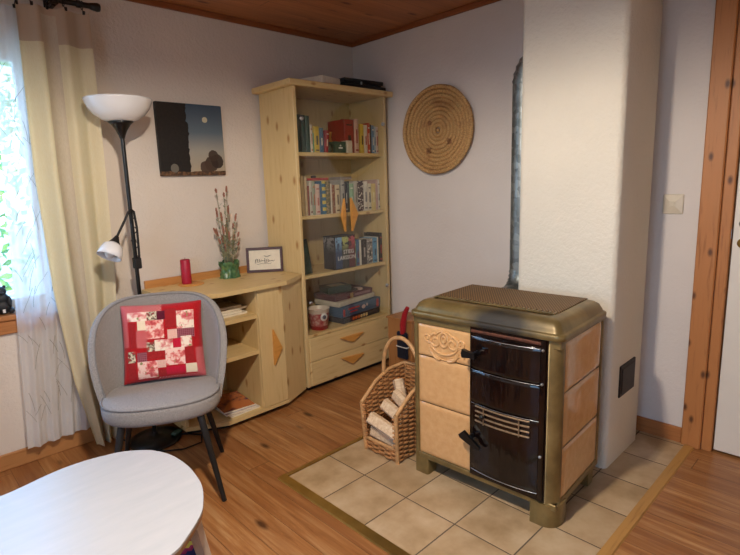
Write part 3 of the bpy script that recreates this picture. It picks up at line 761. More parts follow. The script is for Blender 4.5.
shelf_row([
 ('book','umber book',-.868,-.840,.262,'8a7152',.17,dict(band=False)),
 ('book','tan book',-.839,-.807,.258,'b8a078',.17,dict(band=False)),
 ('book','sand-coloured book',-.806,-.784,.254,'c4ad88',.17,dict(band=False)),
 ('book','rust-red book',-.783,-.768,.194,'8c4630',.15,dict(band=False)),
 ('book','ash-white book',-.767,-.743,.226,'c5bfae',.15,dict(title='7a4a3a')),
 ('book','grey-green book',-.742,-.718,.220,'9aa48e',.15,dict(title='b8642e')),
 ('book','soft pink book',-.717,-.678,.204,'d8bcae',.14,dict(title='b86a60')),
 ('book','cobalt-blue book',-.677,-.658,.222,'2c6288',.14,dict(band=False)),
 ('book','blue-yellow checked book',-.657,-.625,.222,'2f6f92',.14,dict(kind=1,band=False)),
 ('book','speckled olive book',-.624,-.586,.217,'6e6a44',.14,dict(kind=2,band=False)),
 ('book','thin cream book',-.583,-.570,.203,'ddd2bc',.14,dict(band=False)),
 ('book','brown-flecked book',-.569,-.542,.192,'8a4a2c',.14,dict(kind=2,band=False)),
 ('book','buttermilk book',-.541,-.499,.194,'d9c8a4',.14,dict(title='604838')),
 ('book','silver-grey book',-.489,-.451,.226,'a5a29a',.14,dict(title='333a4a')),
 ('book','navy book',-.450,-.427,.214,'222c3e',.14,dict(title='c8c8c0')),
 ('book','teal-black book',-.426,-.408,.214,'1f3638',.14,dict(band=False)),
 ('book','mint-green book',-.407,-.364,.198,'8fb795',.14,dict(title='d8e0d0')),
 ('book','pearl-grey book',-.363,-.327,.215,'b7b1a4',.14,dict(title='80786c')),
 ('book','dark maroon book',-.326,-.268,.216,'3a2228',.14,dict(kind=3,band=False)),
 ('book','chalk-white book',-.267,-.225,.210,'dcd6c8',.14,dict(title='6a6a70')),
 ('book','blotted white book',-.224,-.189,.194,'d8d0bc',.14,dict(title='1c1a1c')),
 ('book','pale yellow book',-.188,-.142,.192,'dcc684',.14,dict(title='e8dcae')),
 ('book','rose-grey book',-.141,-.118,.220,'c4a49c',.14,dict(band=False)),
 ('book','navy-footed white book',-.117,-.099,.222,'d8d2c6',.14,dict(title='25304e',band=True)),
],1.190,-.345,'second',G2)
o=simple('book',MB().rbox(-.095,.095,0,.14,0,.016,.002),cover('b0282c'),'thin red book lying flat across the books on the second shelf','book',(-.683,-.345,1.190+.2625),G2)
o.location=(-.685,-.335,1.190+.2275); 
simple('book',MB().rbox(-.055,.055,0,.12,0,.020,.002),cover('8b8078'),'grey-brown book lying flat on top of the grey books, second shelf','book',(-.425,-.335,1.190+.2275),G2)
mb=MB().ball((0,0,.008),(.02,.02,.010),12); simple('small_pebble',mb,'black_matt','small black pebble on the flat red book, second shelf','pebble',(-.69,-.30,1.190+.2435))
# third shelf
S3=.797
o=thing('gift_bag','black and green printed bag leaning at the left of the third shelf','bag',(-.812,-.34,S3)); o.rotation_euler=(0,math.radians(-4),0)
m=MB(); vs=[(-.045,0,0),(.045,0,0),(.045,.09,0),(-.045,.09,0),(-.045,.02,.225),(.038,.02,.235),(.038,.04,.235),(-.045,.04,.225)]
m.add(vs,[(0,1,2,3),(0,1,5,4),(1,2,6,5),(2,3,7,6),(3,0,4,7),(4,5,6,7)])
def bagmat():
    t=NT('bag_print'); v=t.obj(); n=t.noise(v,22,4,.7)
    return t.setc(t.ramp(n,[(.38,lin('10140f')),(.52,lin('1f3d28')),(.6,lin('14120f')),(.72,lin('7b7a4e'))]),.35)
M['bag']=bagmat(); P('body',m,'bag',o)
bx=thing('boxed_set','black slipcase set of novels with three pictured spines, third shelf','book set',(-.588,-.372,S3))
P('slipcase',MB().rbox(0,.194,0,.125,0,.232,.002),cover('17161a'),bx)
def spm(hexa,hexb,nm):
    t=NT(nm); v=t.obj(); sp_=t.n('ShaderNodeSeparateXYZ',{0:v}); n=t.noise(v,26,4,.65)
    top=t.n('ShaderNodeMapRange',{0:sp_.outputs[2],1:.12,2:.19,3:0.,4:1.}).outputs[0]
    return t.setc(t.mix(t.math('MULTIPLY',top,t.math('GREATER_THAN',n,.47)),lin(hexa),lin(hexb)),.4)
for a,b,ha,hb in ((.005,.064,'25456c','7fb0d8'),(.067,.127,'26302a','b8c070'),(.130,.189,'5a2028','c05058')):
    P('spine',MB().rbox(a,b,-.003,.002,.006,.226,.001),spm(ha,hb,'spine_'+ha),bx)
def text(body,size,loc,rot,mat,par,ext=.0006,al='CENTER',name='lettering',sx=1.):
    cu=bpy.data.curves.new(name,'FONT'); cu.body=body; cu.size=size; cu.extrude=ext; cu.align_x=al; cu.align_y='CENTER'
    tmp=bpy.data.objects.new(name,cu); COL.objects.link(tmp)
    dg=bpy.context.evaluated_depsgraph_get(); me=bpy.data.meshes.new_from_object(tmp.evaluated_get(dg))
    COL.objects.unlink(tmp); bpy.data.objects.remove(tmp)
    o=bpy.data.objects.new(name,me); COL.objects.link(o); me.materials.clear(); me.materials.append(M[mat] if isinstance(mat,str) else mat)
    o.location=loc; o.rotation_euler=rot; o.scale=(sx,1,1); o.parent=par; return o
P('side_picture',MB().box(-.003,.001,.008,.118,.006,.226),spm('1c1b1e','8d8a88','side_pic'),bx)
RX=(PI/2,0,0)
text('STIEG',.040,(.125,-.0035,.118),RX,'white',bx); text('LARSSON',.040,(.105,-.0035,.078),RX,'white',bx)
shelf_row([
 ('book','grass-green book',-.393,-.369,.186,'5c8a3c',.14,dict()),
 ('book','blue-and-maroon book',-.368,-.336,.189,'3a6a90',.14,dict(title='6a2430')),
 ('book','thin white book',-.335,-.315,.187,'e0dccf',.14,dict(band=False)),
 ('book','coal-black book',-.313,-.259,.183,'1b191b',.14,dict(title='a8a09a')),
 ('book','grey mottled book',-.258,-.198,.183,'8a8580',.14,dict(kind=3,title='303030')),
 ('book','sky-blue book',-.197,-.150,.187,'5f9cc0',.14,dict(title='1c4a70')),
 ('book','slim ivory book',-.149,-.135,.190,'dcd4c0',.14,dict(band=False)),
],S3,-.352,'third','books on the third shelf of the bookcase')
bk=book('book',-.133,-.100,.218,'1a1718',.16,S3,-.358,'tall black book with red title, last on the third shelf beside the slim ivory book',title='b02a2a',group='books on the third shelf of the bookcase')
# bottom compartment
S4=.397
can=thing('gift_tin','small pink tin bucket with red floral pattern, bottom of the bookcase','tin',(-.715,-.315,S4))
def tin():
    t=NT('pink_tin'); v=t.obj(); vo=t.n('ShaderNodeTexVoronoi',{'Vector':v,'Scale':42.}).outputs['Distance']; sp_=t.n('ShaderNodeSeparateXYZ',{0:v}); Z=sp_.outputs[2]
    col=t.ramp(vo,[(.25,lin('d8b0a4')),(.5,lin('c97a74')),(.75,lin('b4484c'))])
    col=t.mix(t.math('LESS_THAN',Z,.03),col,lin('a02a30'))
    ang=t.math('ARCTAN2',sp_.outputs[1],sp_.outputs[0]); w=t.math('LESS_THAN',t.math('ADD',Z,t.math('MULTIPLY',t.math('ABSOLUTE',t.math('SINE',t.math('MULTIPLY',ang,5.))),-.035)),.10)
    col=t.mix(t.math('MULTIPLY',w,.0),col,lin('e6dccf'))
    band=t.math('GREATER_THAN',Z,.118); col=t.mix(band,col,lin('e4d6c4'))
    return t.setc(col,.3,0)
M['tin']=tin()
P('bucket',MB().lathe([(.0,.002),(.058,.0),(.062,.004),(.076,.145),(.079,.148),(.076,.150),(.072,.145),(.059,.01),(.0,.008)],32),'tin',can)
m=MB().lathe([(.0,.004),(.026,.003),(.028,.0)],24,M=Matrix.Translation((-.012,-.072,.095))@Matrix.Rotation(math.radians(-10),4,'Z')@Matrix.Rotation(PI/2,4,'X'))
P('medallion',m,'white',can,'white round emblem'); m=MB().lathe([(.0,.003),(.014,.002),(.015,.0)],20,M=Matrix.Translation((-.012,-.075,.095))@Matrix.Rotation(math.radians(-10),4,'Z')@Matrix.Rotation(PI/2,4,'X'))
P('emblem_centre',m,cover('5a5664'),can)
mb=MB().rbox(-.03,.03,0,.1,0,.07,.006); simple('copper_tin',mb,cover('9c6234'),'small copper-brown tin left of the pink tin bucket','tin',(-.842,-.28,S4))
def flat(name,cx,cy,z,w,d,h,rz,hexc,label,cat='board game',kind=0):
    o=thing(name,label,cat,(cx,cy,z),rz); P('lid',MB().rbox(-w/2,w/2,-d/2,d/2,h*.3,h,.003),cover(hexc,kind),o); P('tray',MB().rbox(-w/2+.002,w/2-.002,-d/2+.002,d/2-.002,0,h*.31,.003),cover(hexc,kind),o); return o
rzg=math.radians(10)
g1=flat('board_game',-.345,-.222,S4,.42,.27,.042,math.radians(6),'1d2430','flat dark board game box with orange letters, lowest of the stack','board game')
for i,(c,hx) in enumerate((('0','d2502a'),('0','d2502a'),('0','d2b27a'),('0','d2b27a'))): pass
m=MB()
for k in range(3): m.lathe([(.0,.0012),(.006,.0012),(.011,.0012),(.013,.0)],16,M=Matrix.Translation((-.10+.03*k,-.135,.022))@Matrix.Rotation(PI/2,4,'X'))
P('orange_discs',m,cover('d2602a'),g1)
m=MB()
for k in range(3): m.lathe([(.0,.0012),(.006,.0012),(.011,.0012),(.013,.0)],16,M=Matrix.Translation((-.01+.03*k,-.135,.022))@Matrix.Rotation(PI/2,4,'X'))
P('cream_discs',m,cover('d8be84'),g1)
g2=flat('board_game',-.338,-.215,S4+.043,.44,.27,.080,math.radians(5),'2f5878','blue board game box with red lettering in the stack below the white box')
P('red_print',MB().box(-.15,-.03,-.1365,-.134,.048,.060).box(-.13,-.05,-.1365,-.134,.026,.036).rbox(.17,.195,-.1365,-.134,.01,.07,.001).rbox(-.205,-.185,-.1365,-.134,.008,.06,.001),cover('b83834'),g2)
P('figure_print',MB().ball((.02,-.134,.042),(.026,.002,.018),12).ball((.06,-.134,.05),(.012,.002,.014),12),cover('c8b8b0'),g2)
g3=flat('board_game',-.365,-.210,S4+.124,.43,.24,.036,math.radians(8),'cfc8b4','flat white board game box lying on the blue one')
g4=flat('board_game',-.375,-.205,S4+.161,.40,.23,.042,math.radians(3),'542430','dark maroon board game box lying on the white one')
P('title_strip',MB().box(.0,.17,-.1165,-.114,.012,.030),cover('8a6a70'),g4); P('gold_badge',MB().box(-.045,-.015,-.1165,-.114,.003,.04),cover('a88a4a'),g4)
g5=flat('board_game',-.45,-.20,S4+.204,.20,.14,.050,math.radians(-12),'1e3a30','small dark green box on top of the maroon board game')
P('lid_picture',MB().box(-.06,.06,-.04,.04,.0495,.0508),cover('a8a67c',2),g5)
m=MB()
rng=random.Random(9)
pc=[(-.60,-.275,'8b6a55'),(-.56,-.295,'2a2622'),(-.33,-.27,'3a3230'),(-.30,-.285,'c8b0a0'),(-.27,-.26,'584a52')]
for i,(x,y,c) in enumerate(pc[2:]):
    simple('card_pack',MB().rbox(-.02,.02,-.03,.03,0,.014,.002),cover(c),['black card pack on the maroon board game','cream card pack on the maroon board game','purple-grey card pack at the right of the maroon board game'][i],'card pack',(x,y,S4+.2045),rot=(0,0,.3*i))

# on top of the bookcase: a black flat case and a paper pad
o=thing('flat_folder','flat black folder lying on top of the bookcase','folder',(-.225,-.22,2.030),math.radians(-3))
P('lower_cover',MB().rbox(-.205,.185,-.16,.12,0,.03,.004),'black_matt',o); P('upper_cover',MB().rbox(-.20,.165,-.155,.12,.042,.068,.004,M=Matrix.Rotation(math.radians(0),4,'Y')),'black',o)
P('contents',MB().box(-.19,.15,-.145,.11,.03,.042),'black_matt',o); P('buckle',MB().rbox(-.06,-.045,-.164,-.158,.03,.05,.002),'steel',o)
o=thing('paper_pad','white paper pad on top of the bookcase left of the black folder','paper pad',(-.548,-.22,2.030),math.radians(12))
P('sheets',MB().rbox(-.10,.10,-.12,.11,.006,.062,.002),'paper',o); P('backing',MB().rbox(-.103,.103,-.123,.113,0,.006,.002),'black_matt',o)

# magazines in the cabinet
def mag_mat(nm,a,b,c):
    t=NT(nm); v=t.obj(); n=t.noise(v,14,3,.6); n2=t.noise(v,5,2)
    return t.setc(t.mix(t.math('GREATER_THAN',n2,.55),t.ramp(n,[(.3,lin(a)),(.55,lin(b)),(.7,lin(c))]),lin(b)),.25)
z=.054
for i,(dx,dy,rz,a,b,c,lab) in enumerate(((.012,-.018,.16,'d8c4b0','e8e0d4','b88a70','cream magazine at the bottom of the pile on the cabinet base'),(-.005,-.008,.10,'e6e2da','b9a9b8','d8d4cc','grey-white magazine in the middle of the pile on the cabinet base'),(0,0,.02,'3a2a3c','c87a48','5a3a50','dark purple magazine with orange picture, topmost on the cabinet base'))):
    o=thing('magazine',lab,'magazine',(-1.435+dx,-.30+dy,z),math.radians(-8)+rz,'magazines in the bottom of the cabinet')
    P('cover',MB().rbox(-.10,.10,-.135,.135,.009,.011,.0008),mag_mat('magcover%d'%i,a,b,c),o); P('pages',MB().box(-.098,.10,-.133,.133,0,.009),'paper',o); z+=.0115
z=.646
for i,(dx,dy,rz,lab) in enumerate(((0,0,.05,'white magazine at the bottom of the pile on the upper cabinet shelf'),(-.02,.012,-.07,'cream magazine in the pile on the upper cabinet shelf'),(.01,.02,.12,'buff magazine in the pile on the upper cabinet shelf'),(-.015,.03,-.02,'grey folded paper on top of the pile on the upper cabinet shelf'))):
    o=thing('magazine',lab,'magazine',(-1.44+dx,-.27+dy,z),rz,'magazines on the upper cabinet shelf')
    P('cover',MB().rbox(-.11,.10,-.14,.13,.012,.0135,.0006),mag_mat('magup%d'%i,['d8d0c0','cabfa8','b8a48c','8d8880'][i],['e4dccb','d8ccb4','c8b498','a8a298'][i],'efe8dc'),o); P('pages',MB().box(-.108,.10,-.138,.128,0,.012),'paper',o); z+=.014

# ------------------------------------------------------------------ round basket on the wall
def coil_mat():
    t=NT('coiled_straw'); v=t.obj(); sp_=t.n('ShaderNodeSeparateXYZ',{0:v})
    ang=t.math('ARCTAN2',sp_.outputs[1],sp_.outputs[0]); r=t.math('SQRT',t.math('ADD',t.math('POWER',sp_.outputs[0],2.),t.math('POWER',sp_.outputs[1],2.)))
    cv_=t.n('ShaderNodeCombineXYZ',{0:t.math('MULTIPLY',ang,24.),1:t.math('MULTIPLY',r,50.),2:0.}).outputs[0]
    n=t.noise(cv_,1.4,3,.6)
    col=t.ramp(n,[(.3,lin('8f6a3d')),(.5,lin('c09660')),(.75,lin('d6b27a'))])
    vo=t.noise(v,9,3,.6)
    col=t.mix(t.n('ShaderNodeMapRange',{0:vo,1:.55,2:.7,3:0.,4:.55}).outputs[0],col,lin('8a5a34'))
    # three brown woven motifs
    for a_,rr_ in ((math.radians(152),.150),(math.radians(231),.130),(math.radians(50),.080)):
        cx_,cy_=rr_*math.cos(a_),rr_*math.sin(a_)
        d=t.math('MAXIMUM',t.math('ABSOLUTE',t.math('SUBTRACT',sp_.outputs[0],cx_)),t.math('ABSOLUTE',t.math('SUBTRACT',sp_.outputs[1],cy_)))
        f=t.math('MULTIPLY',t.math('LESS_THAN',t.math('ADD',d,t.math('MULTIPLY',n,.03)),.034 if rr_>.12 else .03),.8)
        col=t.mix(f,col,lin('6c3f22'))
    return t.setc(col,.75,bump=n,bs=.5,bd=.003)
M['coil']=coil_mat()
wb=thing('coiled_tray','round coiled straw tray hanging on the wall beside the bookcase','woven tray',(-.006,-.832,1.722))
wb.rotation_euler=(0,-PI/2,0)
mb=MB(); R0=.282; NC=11
for k in range(NC):
    r_=.006+(R0-.01)*(k+.0)/(NC-1)
    rt=.0148
    zc=.016+.028*max(0,(r_-.20)/.09)**2
    n_=max(24,int(r_*260))
    if r_<.015: mb.ball((0,0,zc),.013,12)
    else: mb.tube([((r_+.0012*math.sin(9*a_))*math.cos(a_),(r_+.0012*math.sin(9*a_))*math.sin(a_),zc) for a_ in [2*PI*j/n_ for j in range(n_)]],rt,8,closed=True)
P('coils',mb,'coil',wb)

# ------------------------------------------------------------------ floor lamp
LX,LY=-1.905,-.272
fl0=thing('floor_lamp','black floor lamp with white bowl shade and small reading arm by the curtain','floor lamp',(LX,LY,0))
def shade_mat():
    t=NT('opal_plastic'); t.b.inputs['Subsurface Weight'].default_value=.3; t.b.inputs['Subsurface Radius'].default_value=(.02,.02,.02)
    return t.setc(lin('e9eaec'),.2,coat=.3)
M['opal']=shade_mat()
P('base',MB().lathe([(.0,.0),(.138,.0),(.14,.006),(.135,.018),(.06,.03),(.02,.034),(.014,.05)],40),'black',fl0)
P('pole',MB().tube([(0,0,.03),(0,0,.6),(0,0,1.2),(0,0,1.69)],.0105,16),'black',fl0)
P('pole_joint',MB().lathe([(.012,1.13),(.0135,1.131),(.0135,1.137),(.012,1.138)],16),'black_matt',fl0)
P('cone',MB().lathe([(.012,1.655),(.016,1.67),(.03,1.70),(.048,1.726),(.062,1.738),(.0,1.742)],28),'black',fl0)
P('shade',MB().lathe([(.0,1.742),(.055,1.738),(.085,1.748),(.120,1.772),(.146,1.805),(.160,1.840),(.162,1.848),(.157,1.846),(.142,1.808),(.116,1.778),(.082,1.754),(.0,1.748)],44),'opal',fl0,'white bowl shade')
arm=MB(); 
arm.tube([(.010,-.016,.985),(.014,-.02,1.08),(.016,-.02,1.20),(.008,-.024,1.285),(-.006,-.026,1.300),(-.022,-.03,1.285),(-.06,-.04,1.225),(-.098,-.05,1.168)],.0062,10)
ar=P('reading_arm',arm,'black_matt',fl0)
P('clamp',MB().rbox(-.016,.020,-.03,.012,.985,1.045,.005),'black_matt',fl0)
# cable spiral on the pole
P('cable',MB().tube([(.012*math.cos(a_)+.004,.012*math.sin(a_)-.01,1.04+.23*a_/(6*PI)) for a_ in [6*PI*k/60 for k in range(61)]],.0025,6),'black_matt',fl0)
X=Matrix.Translation((-.100,-.052,1.165))@Matrix.Rotation(math.radians(32),4,'Y')@Matrix.Rotation(math.radians(-14),4,'X')
sc_=P('lamp_socket',MB().lathe([(.009,.004),(.013,-.006),(.024,-.030),(.028,-.036),(.0,-.036)],20,M=X),'black_matt',ar)
rs=P('reading_shade',MB().lathe([(.0,-.034),(.026,-.036),(.047,-.052),(.057,-.085),(.060,-.112),(.0575,-.112),(.054,-.085),(.044,-.056),(.0,-.040)],32,M=X),'opal',ar,'small white reading shade')
P('bulb',MB().ball((0,0,-.085),(.028,.028,.034),16,M=X),'white',ar)
simple('lamp_cable',MB().tube([(-1.80,-.30,.006),(-1.74,-.36,.006),(-1.70,-.42,.006),(-1.74,-.50,.006),(-1.84,-.50,.006),(-1.93,-.44,.006),(-1.99,-.30,.006),(-2.05,-.10,.006)],.004,8),'black_matt','thin black lamp cable looped on the floor behind the grey chair','cable')
simple('foot_dimmer',MB().rbox(-.03,.03,-.018,.018,0,.018,.006),cover('2a4a3c'),'small dark dimmer switch on the lamp base beside the grey chair','dimmer',(-1.812,-.345,.0275),rot=(0,0,.5))

# ------------------------------------------------------------------ chair
M['grey']=fabric('grey_tweed','7d7977','a5a19d',900,.9,.3)
M['pipe']=fabric('grey_piping','6e6b6b','8d8a88',900,.9,.2)
chx,chy=-2.018,-.742
ch_=thing('shell_chair','grey upholstered shell-back chair with black legs beside the floor lamp','chair',(chx,chy,0),math.radians(-28))
def sup(a,p=2.6):
    c,s_=math.cos(a),math.sin(a); return (abs(c)**(2/p))*(1 if c>0 else -1),(abs(s_)**(2/p))*(1 if s_>0 else -1)
def seatpt(a,k,z): 
    c,s_=sup(a); return (.262*k*c,.208*k*s_-.012,z)
prof=[(k_,z_+.014) for k_,z_ in [(.0,.372),(.80,.372),(.95,.376),(.985,.388),(1.0,.41),(1.0,.432),(.985,.449),(.95,.457),(.8,.461),(.4,.464),(.0,.465)]]
n=56; vs=[];fs=[]
for k,z in prof:
    for j in range(n): vs.append(seatpt(2*PI*j/n,k,z))
for i in range(len(prof)-1):
    for j in range(n): fs.append((i*n+j,i*n+(j+1)%n,(i+1)*n+(j+1)%n,(i+1)*n+j))
P('seat',MB().add(vs,fs,0,True),'grey',ch_)
P('piping',MB().tube([seatpt(2*PI*j/72,.985,.4675) for j in range(72)],.0042,8,closed=True),'pipe',ch_,'darker grey seat piping')
TM=math.radians(92)
def backpt(u,v,off=0.):
    th=(u*2-1)*TM; q=abs(u*2-1)
    ztop=.40+.465*(max(0,1-q**3.4))**.62
    z=.395+(ztop-.395)*v
    hgt=(z-.385)/.48
    fl=.224+.068*math.sin(min(1,hgt*1.1)*PI/2)+off
    fr=.195+.035*hgt+off
    c,s_=sup(th+PI/2,2.3)
    return Vector((fl*c,fr*s_*(1 if s_>0 else .8)-.012+.065*hgt**1.3*(max(0,math.cos(th))),z))
mb=MB(); NU,NV=64,20; TH=.034
mb.grid(lambda u,v:backpt(u,v,0),NU,NV); mb.grid(lambda u,v:backpt(u,v,TH),NU,NV)
def rimp(u,t_):
    a=backpt(u,1,0);b=backpt(u,1,TH); m_=(a+b)/2; r_=(b-a)/2; c_=math.cos(PI*(1-t_)); 
    return m_+r_*c_+Vector((0,0,TH*.35*math.sin(PI*t_)))
mb.grid(lambda u,t_:rimp(u,t_),NU,6)
mb.grid(lambda u,t_:backpt(u,0,TH*t_),NU,2)
P('backrest',mb,'grey',ch_)
P('rim_piping',MB().tube([backpt(k/90,1,.002)+Vector((0,0,.004)) for k in range(91)],.0045,8),'pipe',ch_,'darker grey rim piping')
for sx in (-1,1):
    for sy in (-1,1):
        P('leg',MB().tube([(sx*.165,-.015+sy*.14,.386),(sx*.240,-.018+sy*.228,0)],[.0165,.0105],14),'black_matt',ch_)
# pillow
def dots(nm,bg,dot,sc):
    t=NT(nm); v=t.obj(); sp_=t.n('ShaderNodeSeparateXYZ',{0:v})
    a=t.math('SINE',t.math('MULTIPLY',sp_.outputs[0],sc)); b=t.math('SINE',t.math('MULTIPLY',sp_.outputs[2],sc))
    f=t.math('GREATER_THAN',t.math('MULTIPLY',a,b),.6); n=t.noise(v,40,2)
    return t.setc(t.mix(f,t.mix(t.math('MULTIPLY',n,.3),lin(bg),lin('701018')),lin(dot)),.85)
def floral(nm,bg,f1,f2,sc=26):
    t=NT(nm); v=t.obj(); n=t.noise(v,sc,3,.6); n2=t.noise(v,sc*1.9,2)
    c=t.ramp(n,[(.46,lin(bg)),(.54,lin(f1)),(.64,lin(f2))]); c=t.mix(t.math('GREATER_THAN',n2,.66),c,lin('8a8a56'))
    return t.setc(c,.85)
def plaid(nm,bg,ln):
    t=NT(nm); v=t.obj(); sp_=t.n('ShaderNodeSeparateXYZ',{0:v})
    a=t.math('GREATER_THAN',t.math('SINE',t.math('MULTIPLY',sp_.outputs[0],700.)),.5); b=t.math('GREATER_THAN',t.math('SINE',t.math('MULTIPLY',sp_.outputs[2],700.)),.5)
    return t.setc(t.mix(t.math('MULTIPLY',t.math('MAXIMUM',a,b),.6),lin(bg),lin(ln)),.85)
pm=[fabric('pillow_red','9c1018','b81a22',500),dots('pillow_polka','c02434','f6d8d4',480.),dots('pillow_pink_dots','d87a78','6a2028',420.),floral('pillow_cream_floral','ecdccb','dc9a92','c8505a'),
    floral('pillow_pink_floral','ecc8bc','d8706c','b83c44'),fabric('pillow_maroon','4c1024','64182e',500),plaid('pillow_plaid','6c1c30','b0707a'),fabric('pillow_dark_red','8e1a1c','a4262a',500),
    fabric('pillow_blush','d8a89c','e2b8aa',500),fabric('pillow_cream','e4d2b4','ecdcc2',500),floral('pillow_multi','d8ccb0','2c2a2a','b84038',60),fabric('pillow_crimson','b01230','c61c3a',500)]
RECT=[(0,0,.27,.10,1),(.27,0,.50,.10,2),(0,.05,.09,.55,1),(.09,.10,.33,.22,3),(.20,.22,.33,.34,9),(.33,.10,.44,.22,10),(.44,.10,.55,.22,5),(.10,.23,.19,.34,7),(.10,.34,.19,.57,7),(.19,.34,.30,.57,1),(.30,.22,.53,.47,4),
 (.55,.07,.68,.34,7),(.68,.12,.90,.36,3),(.56,.36,.68,.48,8),(.68,.36,.90,.48,6),(.30,.50,.40,.62,10),(.40,.48,.63,.62,3),(.63,.48,.73,.60,11),(.73,.47,.87,.60,3),(.06,.60,.17,.74,10),(.19,.62,.30,.74,6),(.30,.62,.53,.73,7),
 (.53,.60,.76,.83,4),(.76,.60,.88,.80,7),(.06,.75,.17,.95,7),(.18,.75,.42,.97,4),(.42,.74,.53,.85,8),(.42,.86,.53,.95,7),(.53,.84,.76,.95,11),(.76,.82,.90,.93,9),(.90,.62,1,.97,1),(.42,.965,1,1,1)]
def pmat(u,v):
    r_=0
    for a,b,c,d,m_ in RECT:
        if a<=u<c and b<=1-v<d: r_=m_
    return r_
PS=.188
def pil(s_):
    def f(u,v):
        x=(u*2-1);z=(v*2-1); pin=1-.045*(1-x*x)*0
        X_=x*PS*(1-.035*(1-z*z)*abs(x)); Z_=z*PS*(1-.035*(1-x*x)*abs(z))
        th=.062*((1-x**4)*(1-z**4))**.55
        return (X_,s_*th,Z_+PS)
    return f
mb=MB(); mb.grid(pil(-1),50,50,matfn=pmat); mb.grid(pil(1),24,24)
pb=math.radians(-28)
pw=mb.build('patchwork_pillow',pm); tag(pw,'red and white patchwork pillow leaning on the seat of the grey chair','pillow')
Rz=Matrix.Rotation(pb,4,'Z')
off=Rz@Vector((.010,.088,0))
pw.location=(chx+off.x,chy+off.y,.482); pw.rotation_euler=(Matrix.Rotation(pb+math.radians(2),4,'Z')@Matrix.Rotation(math.radians(-17),4,'X')@Matrix.Rotation(math.radians(1.0),4,'Y')).to_euler()

# ------------------------------------------------------------------ coffee table
ct=thing('coffee_table','white oval coffee table with splayed wooden legs in front of the grey chair','coffee table',(-2.62,-1.50,0))
ctl=[(-2.360,-1.160),(-2.411,-1.143),(-2.462,-1.131),(-2.532,-1.127),(-2.596,-1.135),(-2.660,-1.151),(-2.720,-1.162),(-2.80,-1.150),(-2.93,-1.12),(-3.08,-1.15),(-3.2,-1.30),(-3.2,-1.50),(-3.08,-1.66),(-2.9,-1.77),(-2.7,-1.835),(-2.56,-1.845),(-2.457,-1.816),(-2.412,-1.792),(-2.326,-1.718),(-2.286,-1.658),(-2.253,-1.585),(-2.237,-1.511),(-2.229,-1.426),(-2.237,-1.327),(-2.266,-1.247),(-2.308,-1.197)]
def cr(P_,n=6):
    out=[];N=len(P_)
    for i in range(N):
        p0,p1,p2,p3=[Vector(P_[(i+k-1)%N]) for k in range(4)]
        for k in range(n):
            t_=k/n; out.append(.5*((2*p1)+(-p0+p2)*t_+(2*p0-5*p1+4*p2-p3)*t_*t_+(-p0+3*p1-3*p2+p3)*t_**3))
    return [(v.x+2.62,v.y+1.50) for v in out]
poly=cr(ctl)
M['tabletop']=NT('white_laminate').setc(lin('dfe0e2'),.28)
def tt():
    t=NT('white_table_top'); v=t.obj(); n=t.noise(t.mapv(v,(3,14,1),rot=(0,0,.6)),2,4,.6)
    return t.setc(t.ramp(n,[(.3,lin('b3b5b8')),(.7,lin('babbbd'))]),.27)
M['tabletop']=tt()
M['ply']=plain('birch_edge','b08a60',.5,0,.12,40)
sh=[(x*1.0,y*1.0) for x,y in poly]
P('table_top',MB().prism(poly,.442,.450),'tabletop',ct); P('table_edge',MB().prism([(x*.992,y*.992) for x,y in poly],.424,.442),'ply',ct,'pale wooden edge under the white top')
def tleg(x,y,dx,dy):
    d=Vector((dx,dy,0)).normalized(); w=d.cross(Vector((0,0,1)))
    top=Vector((x,y,.424)); bot=top+d*.085-Vector((0,0,.424))
    vs=[];fs=[]
    for c,hw in ((top,.030),(bot,.018)):
        for a,b in ((-1,-1),(1,-1),(1,1),(-1,1)): vs.append(c+w*hw*a+d*.011*b)
    m=MB(); m.add(vs,[(0,1,2,3),(4,7,6,5),(0,4,5,1),(2,6,7,3)],0); m.add(vs,[(1,5,6,2),(3,7,4,0)],0)
    return P('leg',m,'tleg',ct)
M['tleg']=plain('whitewashed_leg','cfc0ae',.45,0,.1,25)
tleg(.300,-.125,.9,.20); tleg(-.42,.22,-.5,.4); tleg(-.40,-.16,-.5,-.4); tleg(.12,-.24,.3,-.5)
# crate below with woven cloth
M['crate']=pine('crate_wood','a87a50','8a5f3a','5a3820',0,.6,5)
cr_=thing('low_crate','low wooden crate on the floor under the coffee table','crate',(-2.33,-1.42,0),math.radians(0))
m=MB(); m.box(-.15,.12,-.18,.16,.006,.016); P('bottom',m,'crate',cr_)
P('end_board',MB().rbox(.10,.112,-.18,.16,.0,.13,.002),'crate',cr_); P('end_board',MB().rbox(-.15,-.138,-.18,.16,.0,.13,.002),'crate',cr_)
P('side_board',MB().rbox(-.138,.10,.148,.16,.0,.13,.002),'crate',cr_); P('side_board',MB().rbox(-.138,.10,-.18,-.168,.0,.13,.002),'crate',cr_)
def cloth():
    t=NT('zigzag_weave'); v=t.obj(); sp_=t.n('ShaderNodeSeparateXYZ',{0:v})
    zig=t.math('ABSOLUTE',t.math('SUBTRACT',t.math('FRACT',t.math('MULTIPLY',sp_.outputs[0],46.)),.5))
    q=t.math('ADD',sp_.outputs[1],t.math('MULTIPLY',zig,.018))
    q=t.n('ShaderNodeMapRange',{0:q,1:-.13,2:.14,3:0.,4:1.}).outputs[0]
    return t.setc(t.ramp(q,[(0,lin('1c1c4c')),(.22,lin('262058')),(.29,lin('a0204c')),(.33,lin('b83058')),(.37,lin('e8d04c')),(.47,lin('b02a50')),(.53,lin('8a5a40')),(.85,lin('d8c8c0'))],'CONSTANT'),.9)
